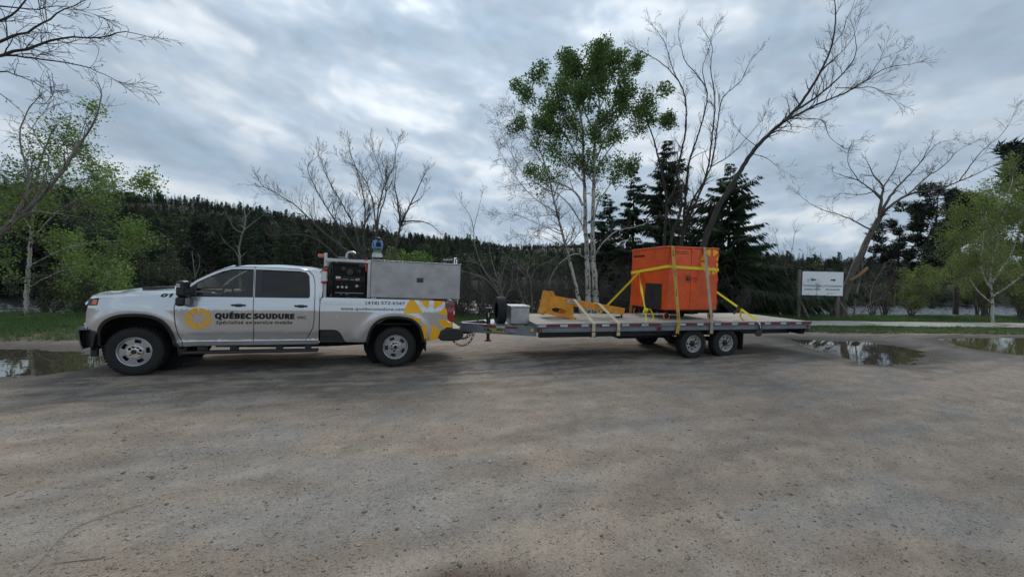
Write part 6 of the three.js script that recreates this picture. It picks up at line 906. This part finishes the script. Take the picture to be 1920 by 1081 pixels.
// shrubs and saplings grown from a few random stems
function shrub(name, label, cat, x, z, h, w, o, mats, leaf, group) {
  const r = mulberry(seed++), limbs = []; for (let k = 0; k < (o.stems ?? 6); k++) { const a = r() * 6.283, s = w * (0.3 + 0.7 * r()), H = h * (0.6 + 0.4 * r()), c = [0.1 * Math.cos(a), 0, 0.1 * Math.sin(a)]; for (let i = 1; i <= 4; i++) { const t = i / 4; c.push(Math.cos(a) * s * t ** 1.3 * 0.8 + 0.1 * w * (r() - 0.5), H * t, Math.sin(a) * s * t ** 1.3 * 0.8 + 0.1 * w * (r() - 0.5)); } limbs.push([0.012 + 0.006 * h, 0.006, ...c]); }
  const t = thing(name, label, cat, [x, ground(x, z), z], 0, group), g = growTree(r, limbs, { ...BARE, from: 0.15, ...o }); part(t, 'stems', g.trunk, mats[0]); part(t, 'twigs', g.twigs, mats[1]).userData.kind = 'stuff'; if (leaf) (part(t, 'leaves', leaves(r, g.tips, leaf.per, leaf.size, leaf.spread, leaf.keep), leaf.mat).userData.kind = 'stuff'); return t;
}
shrub('bare_shrub', 'rounded pale bare bush behind the pickup rear door', 'shrub', -14.6, -24, 4.7, 1.4, { n: 4, len: 0.9, up: 0.9, stems: 8, minR: 0.007 }, [MAT.twigLight, MAT.twigLight]);
for (const [x, z, h, w, label] of [[19.4, -20.6, 2.4, 1.3, 'low bare bush right of the dead stems'], [21.8, -22.4, 3.4, 1.5, 'bare bush below the round-topped pine'], [15.9, -23.6, 4.2, 1.6, 'upright bare bush showing above the left half of the sign'], [18.4, -24, 4.3, 1.5, 'upright bare bush behind the dead tree trunk'], [20.6, -24.4, 3.8, 1.5, 'bare bush right of the dead tree trunk']]) shrub('bare_shrub', label, 'shrub', x, z, h, w, { n: 3, len: 1.0, up: 1.1, spread: 0.35, stems: 9 }, [MAT.twig, MAT.twigDark]);
{
  const yg = [[20.9, -20.0, 1.7, 1.1, 'low yellow-green bush left of the white birch stems'], [21.6, -20.8, 2.4, 1.2, 'small yellow-green bush behind the low one'], [25.4, -20.8, 4.0, 1.7, 'tall yellow-green bush behind the right birch'], [25.2, -18.9, 3.0, 1.6, 'yellow-green bush at the right edge'], [27.6, -22.3, 4.6, 1.8, 'tallest yellow-green bush at the right edge behind the birch']];
  yg.forEach(([x, z, h, w, label], i) => shrub('leafy_shrub', label, 'shrub', x, z, h, w, { n: 4, len: 0.9, up: 0.7, spread: 0.5, stems: 9 }, [MAT.twig, MAT.twig], { per: 3, size: 0.06, spread: 0.18, keep: 0.55, mat: i < 5 ? MAT.leafYellow : MAT.leafDark }));
  for (const [x, z, h, w, mat, label] of [[-18.9, -15.6, 1.1, 0.9, MAT.leafDark, 'small leafy bush at the foot of the left birch'], [-17.3, -15.5, 1.4, 1.0, MAT.leafDark, 'low dark green bush in front of the pickup grille'], [-15.9, -17.6, 3.9, 1.2, MAT.leafDark, 'dark green sapling behind the pickup hood'], [-20.2, -18.6, 5.4, 1.9, MAT.leafFresh, 'bright green sapling behind the left birch']]) shrub('leafy_shrub', label, 'shrub', x, z, h, w, { n: 4, len: 1.0, up: 0.4, stems: 8 }, [MAT.bark, MAT.twig], { per: 3, size: 0.075, spread: 0.16, keep: 0.6, mat });
}

// conifers: whorls of drooping sprays
function spruceGeo(r, H, R, o) {
  const P = [], N = [], U = [], tb = new TubeBuf();
  tb.add([0, 0.3, 0.6, 1].map((t) => new THREE.Vector3(0.06 * (r() - 0.5), H * t * 0.98 - (t ? 0 : 0.4), 0.06 * (r() - 0.5))), [0.014 * H + 0.02, 0.011 * H + 0.015, 0.006 * H + 0.01, 0.008], 7);
  const tri = (a, b, c) => { const n = b.clone().sub(a).cross(c.clone().sub(a)).normalize(); for (const v of [a, b, c]) { P.push(v.x, v.y, v.z); N.push(n.x, n.y, n.z); U.push(v.x, v.y); } };
  const Y = new THREE.Vector3(0, 1, 0);
  for (let y = o.y0 * H; y < H * 0.985; y += o.gap * (0.7 + 0.6 * r()) * (1.1 - 0.55 * (y / H))) {
    const t = y / H, L0 = R * Math.pow(1 - t, o.pow) + 0.06, nb = Math.round(o.per * (0.7 + 0.5 * r()));
    for (let k = 0; k < nb; k++) {
      const a = r() * 6.283, L = L0 * (0.3 + 0.9 * r() * (0.6 + 0.4 * r())) * (1 + 0.25 * Math.sin(a + y * 0.7)); if (r() < o.miss) continue;
      const d = new THREE.Vector3(Math.cos(a), o.rise * (0.3 + t) - 0.12 + 0.15 * r(), Math.sin(a)).normalize(), side = d.clone().cross(Y).normalize(); let p = new THREE.Vector3(0, y, 0); const pts = [p.clone()], n = Math.max(2, Math.min(o.seg, Math.ceil(L / o.st)));
      for (let q = 1; q <= n; q++) { d.y -= o.droop / n; if (q / n > 0.7) d.y += 0.12; d.normalize(); p = p.clone().addScaledVector(d, L / n); pts.push(p); }
      tb.add(pts, pts.map((_, i) => 0.005 + 0.012 * (L / R) * (1 - i / pts.length)), 3);
      for (let q = 0; q < n; q++) for (let m = 0; m < o.sprays; m++) for (const s of [1, -1]) {
        const u = (q + (m + r()) / o.sprays) / n, c = pts[q].clone().lerp(pts[q + 1], (u * n) - q), dir = pts[q + 1].clone().sub(pts[q]).normalize(), w = (0.1 + 0.3 * L * (1 - 0.75 * u)) * o.width * (0.6 + 0.7 * r());
        const v = dir.clone().multiplyScalar(0.75).addScaledVector(side, s * (0.5 + 0.5 * r())).addScaledVector(Y, -0.25 - 0.5 * r() * o.hang).normalize(), e = c.clone().addScaledVector(v, w), th = w * 0.16 + 0.012, up = v.clone().cross(side).normalize().multiplyScalar(0.6).addScaledVector(dir, 0.8).normalize();
        tri(c.clone().addScaledVector(up, -th), e, c.clone().addScaledVector(up, th)); if (o.dense) { const m2 = c.clone().lerp(e, 0.45); tri(m2.clone().addScaledVector(Y, th), m2.clone().addScaledVector(v, w * 0.5).addScaledVector(Y, -th * 2.5).addScaledVector(dir, th * 1.5), m2.clone().addScaledVector(Y, -th)); }
      }
    }
  }
  const g = new THREE.BufferGeometry(); g.setAttribute('position', new THREE.Float32BufferAttribute(P, 3)); g.setAttribute('normal', new THREE.Float32BufferAttribute(N, 3)); g.setAttribute('uv', new THREE.Float32BufferAttribute(U, 2)); return [tb.geo(), g];
}
const NEAR = { y0: 0.04, gap: 0.25, per: 6, pow: 0.75, miss: 0.28, rise: 0.45, droop: 0.55, seg: 8, st: 0.17, sprays: 3, width: 1.0, hang: 1.3, dense: true };
for (const [x, z, H, R, o, label] of [
  [9.3, -23.6, 11.0, 3.4, {}, 'tallest dark spruce behind the bare stems'], [7.7, -24.6, 9.9, 3.0, { miss: 0.3, per: 5 }, 'thin dark spruce right of the white birches'], [12.9, -23, 9.2, 5.6, { pow: 0.8, gap: 0.3, miss: 0.25, rise: 0.3, droop: 0.3 }, 'broad dark spruce with wide lower boughs right of the cabinet'], [6.1, -25, 8.2, 3.2, { miss: 0.35 }, 'ragged dark spruce just behind the birch trunks'], [11.2, -24.5, 7.2, 3.0, { miss: 0.3 }, 'short dark spruce between the two larger spruces'], [10.4, -25.6, 6.5, 3.2, {}, 'low spruce hidden behind the orange cabinet'],
  [-20.2, -22.6, 6.6, 2.0, { miss: 0.35, per: 4 }, 'slim dark spruce behind the pickup hood']]) {
  const t = thing('spruce_tree', label, 'tree', [x, ground(x, z), z]), [tr, nd] = spruceGeo(mulberry(seed++), H - ground(x, z) * 0.6, R, { ...NEAR, ...o }); part(t, 'trunk', tr, MAT.barkDark); (part(t, 'needles', nd, MAT.spruce).userData.kind = 'stuff');
}
// pines: bare limbs with cloud-like needle tufts
function tuft(P, N, U, r, c, R, n) { for (let k = 0; k < n; k++) { const d = rv(r); d.y = d.y * 0.6 + 0.35; d.normalize(); const o = c.clone().addScaledVector(rv(r), R * 0.55), e = o.clone().addScaledVector(d, R * (0.5 + 0.5 * r())), s = d.clone().cross(rv(r)).normalize().multiplyScalar(R * 0.085), a = o.clone().add(s), b = o.clone().sub(s), nn = b.clone().sub(a).cross(e.clone().sub(a)).normalize(); for (const v of [a, b, e]) { P.push(v.x, v.y, v.z); N.push(nn.x, nn.y, nn.z); U.push(v.x, v.y); } } }
function pineGeo(r, H, R, o = {}) {
  const tb = new TubeBuf(), P = [], N = [], U = []; tb.add([0, 0.35, 0.7, 1].map((t) => new THREE.Vector3(0.3 * (r() - 0.5) * t, H * t - (t ? 0 : 0.4), 0.3 * (r() - 0.5) * t)), [0.02 * H, 0.015 * H, 0.009 * H, 0.02], 7);
  const nb = o.nb ?? 26; for (let k = 0; k < nb; k++) { const t = 0.3 + 0.68 * (k / nb), a = k * 2.4 + r(), L = R * (0.5 + 0.6 * r()) * (o.flat ? 1 - 0.35 * Math.abs(t - 0.75) * 2 : Math.pow(1.08 - t, 0.6) * 1.1), d = new THREE.Vector3(Math.cos(a), 0.15 + 0.5 * t * r(), Math.sin(a)).normalize(), p0 = new THREE.Vector3(0, H * t, 0), pts = [p0]; for (let q = 1; q <= 4; q++) { d.y += 0.06; d.addScaledVector(rv(r), 0.12).normalize(); pts.push(pts[q - 1].clone().addScaledVector(d, L / 4)); } tb.add(pts, [0.035, 0.028, 0.02, 0.014, 0.008], 4);
    for (let q = 0; q < 7; q++) { const u = 0.45 + 0.55 * r(), s = Math.min(3, Math.floor(u * 4)), c = pts[s].clone().lerp(pts[s + 1], u * 4 - s).addScaledVector(rv(r), 0.14 * L); tuft(P, N, U, r, c, 0.3 + 0.14 * R * r(), o.n ?? 60); } }
  const g = new THREE.BufferGeometry(); g.setAttribute('position', new THREE.Float32BufferAttribute(P, 3)); g.setAttribute('normal', new THREE.Float32BufferAttribute(N, 3)); g.setAttribute('uv', new THREE.Float32BufferAttribute(U, 2)); return [tb.geo(), g];
}
for (const [x, z, H, R, o, label] of [[36.6, -27.5, 11.8, 3.9, {}, 'big dark pine cut by the right edge'], [33, -28.5, 8.6, 2.6, {}, 'mid-height dark pine left of the big one'], [37.2, -34, 9.6, 3.0, { flat: true, nb: 24 }, 'round-topped dark pine above the olive bushes'], [37.6, -37.5, 7.4, 2.6, { flat: true, nb: 18 }, 'lower dark pine left of the round-topped one'], [-27.5, -22.5, 6.8, 2.2, {}, 'dark pine at the far left edge']]) {
  const y = Math.max(-0.4, ground(x, z)), t = thing('pine_tree', label, 'tree', [x, y, z]), [tr, nd] = pineGeo(mulberry(seed++), H, R, o); part(t, 'trunk', tr, MAT.barkDark); (part(t, 'needles', nd, MAT.pine).userData.kind = 'stuff');
}

// ---------------------------------------------------------------- ground cover, brush, far forest
function scatter(name, label, geo, mat, items, colours) { // items: [x, y, z, yaw, sx, sy, sz]
  const m = new THREE.InstancedMesh(geo, mat, items.length), q = new THREE.Quaternion(), e = new THREE.Euler(), c = new THREE.Color();
  items.forEach((t, i) => { e.set(t[7] ?? 0, t[3], t[8] ?? 0); M4.compose(new THREE.Vector3(t[0], t[1], t[2]), q.setFromEuler(e), new THREE.Vector3(t[4], t[5], t[6])); m.setMatrixAt(i, M4); if (colours) { const k = colours(i, t); m.setColorAt(i, c.setRGB(k[0], k[1], k[2])); } }); return stuff(m, name, label);
}
{
  const r = mulberry(500);
  const tg = (nb, h, lean, w) => { const P = [], N = [], U = []; for (let k = 0; k < nb; k++) { const a = r() * 6.283, o = 0.05 * r(), H = h * (0.5 + 0.7 * r()), l = lean * (0.4 + r()) * H, b = a + 1.57, x = Math.cos(a) * o, z = Math.sin(a) * o, q = [[x - Math.cos(b) * w, 0, z - Math.sin(b) * w], [x + Math.cos(b) * w, 0, z + Math.sin(b) * w], [x + Math.cos(a) * l * 0.4 - Math.cos(b) * w * 0.7, H * 0.6, z + Math.sin(a) * l * 0.4 - Math.sin(b) * w * 0.7], [x + Math.cos(a) * l * 0.4 + Math.cos(b) * w * 0.7, H * 0.6, z + Math.sin(a) * l * 0.4 + Math.sin(b) * w * 0.7], [x + Math.cos(a) * l, H, z + Math.sin(a) * l]]; for (const t of [[0, 1, 3], [0, 3, 2], [2, 3, 4]]) for (const v of t) { P.push(...q[v]); U.push(q[v][0], q[v][1]); } } const g = new THREE.BufferGeometry(); g.setAttribute('position', new THREE.Float32BufferAttribute(P, 3)); g.setAttribute('uv', new THREE.Float32BufferAttribute(U, 2)); g.computeVertexNormals(); return g; };
  const green = [], dry = [];
  for (let k = 0; k < 150000; k++) { const x = -26 + 62 * r(), e = lotEdge(x), bt = bankTop(x), d = e - 0.4 + (bt + 3.5 - e) * r(); if (Math.abs(x) > d * 1.5 + 2 || onPath(x, d) ) continue; if (x > 1 && x < 9 && d > 16) { if (r() < 0.7) continue; } const s = ss(-0.3, 0.35, fbm2(x * 0.5, -d * 0.7, 3) + 0.9 * ss(1.6, -0.2, d - e) - 0.25), near = x > 11.5 && d < 16.4; if (r() < s * (near ? 0.55 : 0.86)) { if (r() < 0.1) dry.push([x, ground(x, -d), -d, r() * 6.28, 1, 0.6 + 0.6 * r(), 1]); continue; } const hgt = (near ? 0.5 : 0.75) * (0.6 + 0.8 * r()); green.push([x, ground(x, -d) - 0.01, -d, r() * 6.28, 1, hgt, 1]); }
  scatter('grass', 'fresh green grass along the riverbank', tg(9, 0.17, 0.6, 0.005), MAT.grass, green, () => { const k = 0.75 + 0.5 * r(); return [k * (0.9 + 0.3 * r()), k, k * 0.9]; });
  scatter('dry_grass', 'dry straw and dead grass at the lot edge', tg(7, 0.15, 1.2, 0.004), MAT.grassDry, dry, () => { const k = 0.6 + 0.6 * r(); return [k, k, k]; });
  // loose stones on the lot
  const stone = (sd) => { const g = new THREE.IcosahedronGeometry(1, 1), p = g.attributes.position, q = mulberry(sd), off = [q() * 9, q() * 9]; for (let i = 0; i < p.count; i++) { const v = new THREE.Vector3().fromBufferAttribute(p, i), k = 1 + 0.32 * n3(v.x * 1.3 + off[0], v.y * 1.3, v.z * 1.3 + off[1]); p.setXYZ(i, v.x * k, v.y * k * 0.62, v.z * k); } g.computeVertexNormals(); return g; };
  for (let v = 0; v < 3; v++) { const it = []; for (let k = 0; k < 7500; k++) { const d = 1.6 + 12 * Math.pow(r(), 1.5), x = (2 * r() - 1) * (d * 1.4 + 0.5); if (d > lotEdge(x) || n2(x * 0.8 + 3, d * 0.8) + 0.3 * r() < -0.25) continue; const s = 0.0025 + 0.0035 * r() + (r() > 0.98 ? 0.012 * r() * r() : 0); it.push([x, ground(x, -d) + s * 0.2, -d, r() * 6.28, s, s * (0.7 + 0.5 * r()), s * (0.7 + 0.5 * r())]); } scatter('loose_gravel', 'loose small stones scattered over the lot', stone(900 + v), std([0.3, 0.285, 0.27], 0.9), it, () => { const k = r() < 0.35 ? 0.22 + 0.3 * r() : 0.75 + 0.6 * r(); return [k, k * 0.97, k * 0.93]; }); }
  // brush tangle along the bank
  for (let v = 0; v < 4; v++) {
    const q = mulberry(700 + v), limbs = []; for (let k = 0; k < 9; k++) { const a = q() * 6.283, c = [0.3 * (q() - 0.5), 0, 0.3 * (q() - 0.5)], s = 0.5 + 0.9 * q(), H = 0.9 + 1.4 * q(); for (let i = 1; i <= 4; i++) { const t = i / 4; c.push(Math.cos(a) * s * t + 0.25 * (q() - 0.5), H * (1.2 * t - 0.25 * t * t), Math.sin(a) * s * t + 0.25 * (q() - 0.5)); } limbs.push([0.016, 0.006, ...c]); }
    const g = growTree(q, limbs, { ...BARE, n: 3, len: 0.8, up: 0.1, droop: 0.5, spread: 0.6, from: 0.1, levels: 3, minR: 0.0035, wob: 1.4 }), all = mergeGeometries([g.trunk, g.twigs]);
    const it = []; for (let k = 0; k < 95; k++) { const x = -13 + 30 * r(), bt = bankTop(x), d = bt - 1.2 + 5.5 * r(); if (x > 9 && r() < 0.8) continue; if (x > 9 && d < 18.6) continue; if (x < -6 && d < bt + 0.5) continue; const s = (0.55 + 0.75 * r()) * (x > 11 ? 0.75 : 1); it.push([x, ground(x, -d) - 0.05, -d, r() * 6.28, s, s * (0.7 + 0.5 * r()), s]); }
    scatter('brush_thicket', 'tangle of leafless brush along the riverbank', all, v < 1 ? MAT.twig : MAT.twigDark, it);
  }
  const fs = (o) => { const [a, b] = spruceGeo(mulberry(o.seed), 10, o.R, { ...NEAR, y0: 0.04, gap: 0.75, per: 8, seg: 3, st: 0.6, sprays: 2, width: 1.25, dense: true, miss: 0.05, ...o }); return mergeGeometries([a, b].map((g) => (g.index ? g.toNonIndexed() : g))); };
  const leafBall = (sd, R) => { const q = mulberry(sd), tips = []; for (let k = 0; k < 150; k++) { const v = rv(q).multiplyScalar(R * Math.cbrt(0.25 + 0.75 * q())); v.y = v.y * 1.25 + 5.6 + 0.8 * n3(v.x, v.y, v.z); if (n3(v.x * 0.6, v.y * 0.6, v.z * 0.6 + sd) > -0.3) tips.push([v]); } const g = leaves(q, tips, 14, 0.42, 0.75); g.deleteAttribute('color'); const tb = new TubeBuf(); tb.add([new THREE.Vector3(0, -0.5, 0), new THREE.Vector3(0.1, 3, 0), new THREE.Vector3(0, 7, 0)], [0.2, 0.14, 0.05], 5); return mergeGeometries([g, tb.geo().toNonIndexed()]); };
  const kinds = [fs({ seed: 1, R: 1.7 }), fs({ seed: 2, R: 2.2, pow: 0.75 }), fs({ seed: 3, R: 1.35, miss: 0.2 }), (() => { const [a, b] = pineGeo(mulberry(4), 10, 2.6, { nb: 22, n: 26 }); return mergeGeometries([a.toNonIndexed(), b]); })(), leafBall(5, 2.6), leafBall(6, 2.2)];
  const lists = kinds.map(() => []);
  const step = (d) => (d < 84 ? 2.1 : d < 160 ? 3.8 : d < 300 ? 5.2 : 6.2);
  for (let d = 62.5; d < 500; d += step(d)) for (let x = -d * 1.45; x < d * 1.45; x += step(d)) {
    const X = x + 1.1 * step(d) * (r() - 0.5), D = d + step(d) * (r() - 0.5), y = ground(X, -D); if (D < 62.4) continue;
    const dec = fbm2(X * 0.012 + 4, D * 0.014, 3) + (X > 45 ? 0.25 : 0) + (X > -60 && X < 60 && D < 85 ? 0.1 : 0), left = ss(-8, -48, X);
    let k; const u = r(); if (dec > 0.17 && r() < 0.7) k = u < 0.5 ? 4 : 5; else k = u < 0.36 ? 0 : u < 0.62 ? 1 : u < 0.82 ? 2 : 3; if (D > 300 && u > 0.9) k = 3;
    const H = (k > 3 ? 0.62 + 0.35 * r() : 0.5 + 0.75 * r()) * (D < 84 ? lerp(lerp(0.5, 0.36, ss(20, 80, X)), 1.12, left) : D < 160 ? lerp(0.6, 0.95, left) : lerp(0.66, 1.05, left)); lists[k].push([X, y - 0.2, -D, r() * 6.28, H * (0.85 + 0.3 * r()), H, H * (0.85 + 0.3 * r())]);
  }
  const nm = [['far_spruce_forest', 'dark spruce forest covering the far hillside'], ['far_pine_forest', 'dark pines among the far hillside forest'], ['far_leafy_forest', 'fresh green leafy trees among the far hillside forest']];
  const mats = [MAT.spruce, MAT.spruce, MAT.spruce, MAT.pine, MAT.leafDark, MAT.leafDark];
  kinds.forEach((g, k) => scatter(nm[k < 3 ? 0 : k === 3 ? 1 : 2][0], nm[k < 3 ? 0 : k === 3 ? 1 : 2][1], g, mats[k], lists[k], () => { const q = 0.55 + 0.95 * r(); return k > 3 ? [q * (0.85 + 0.5 * r()), q, q * 0.8] : [q, q, q * (0.9 + 0.2 * r())]; }));
  // two rounded bright trees on the far shore
  for (const [x, z, s, label] of [[-19.2, -64, 0.98, 'rounded bright green tree on the far shore, left of two'], [-15.6, -64.5, 0.9, 'rounded bright green tree on the far shore, right of two']]) { const t = thing('broadleaf_tree', label, 'tree', [x, ground(x, z), z]); t.scale.setScalar(s); const q = mulberry(seed++), tips = []; for (let k = 0; k < 190; k++) { const v = rv(q).multiplyScalar(2.7 * Math.cbrt(q())); v.y = v.y * 1.15 + 5.6; tips.push([v]); } part(t, 'crown', leaves(q, tips, 16, 0.3, 0.6), MAT.leafFresh); const tb = new TubeBuf(); tb.add([new THREE.Vector3(0, -0.5, 0), new THREE.Vector3(0.1, 3, 0), new THREE.Vector3(0, 7, 0)], [0.2, 0.14, 0.05], 6); part(t, 'trunk', tb.geo(), MAT.barkLight); }
}
{ // fallen sticks lying on the gravel
  for (const [P, label] of [[[[-3.05, 0, -2.4], [-3.2, 0, -2.72], [-3.15, 0, -2.92], [-3.0, 0, -3.08]], 'long thin curved pale stick on the gravel at lower left'], [[[-2.98, 0, -2.43], [-2.85, 0, -2.47], [-2.72, 0, -2.5]], 'short thin stick on the gravel near the bottom left corner'], [[[3.3, 0, -7.45], [3.5, 0, -7.42]], 'small dark twig on the gravel in front of the trailer wheels'], [[[0.85, 0, -4.32], [0.95, 0, -4.27]], 'tiny dark twig on the grey gravel in the middle']]) { const Q_ = P.map(([x, , z]) => [x, ground(x, z) + 0.008, z]); single('stick', new Geo().tube(Q_, 0.0028, 5), MAT.twigLight, label, 'stick'); }
}
renderer.render(scene, camera);
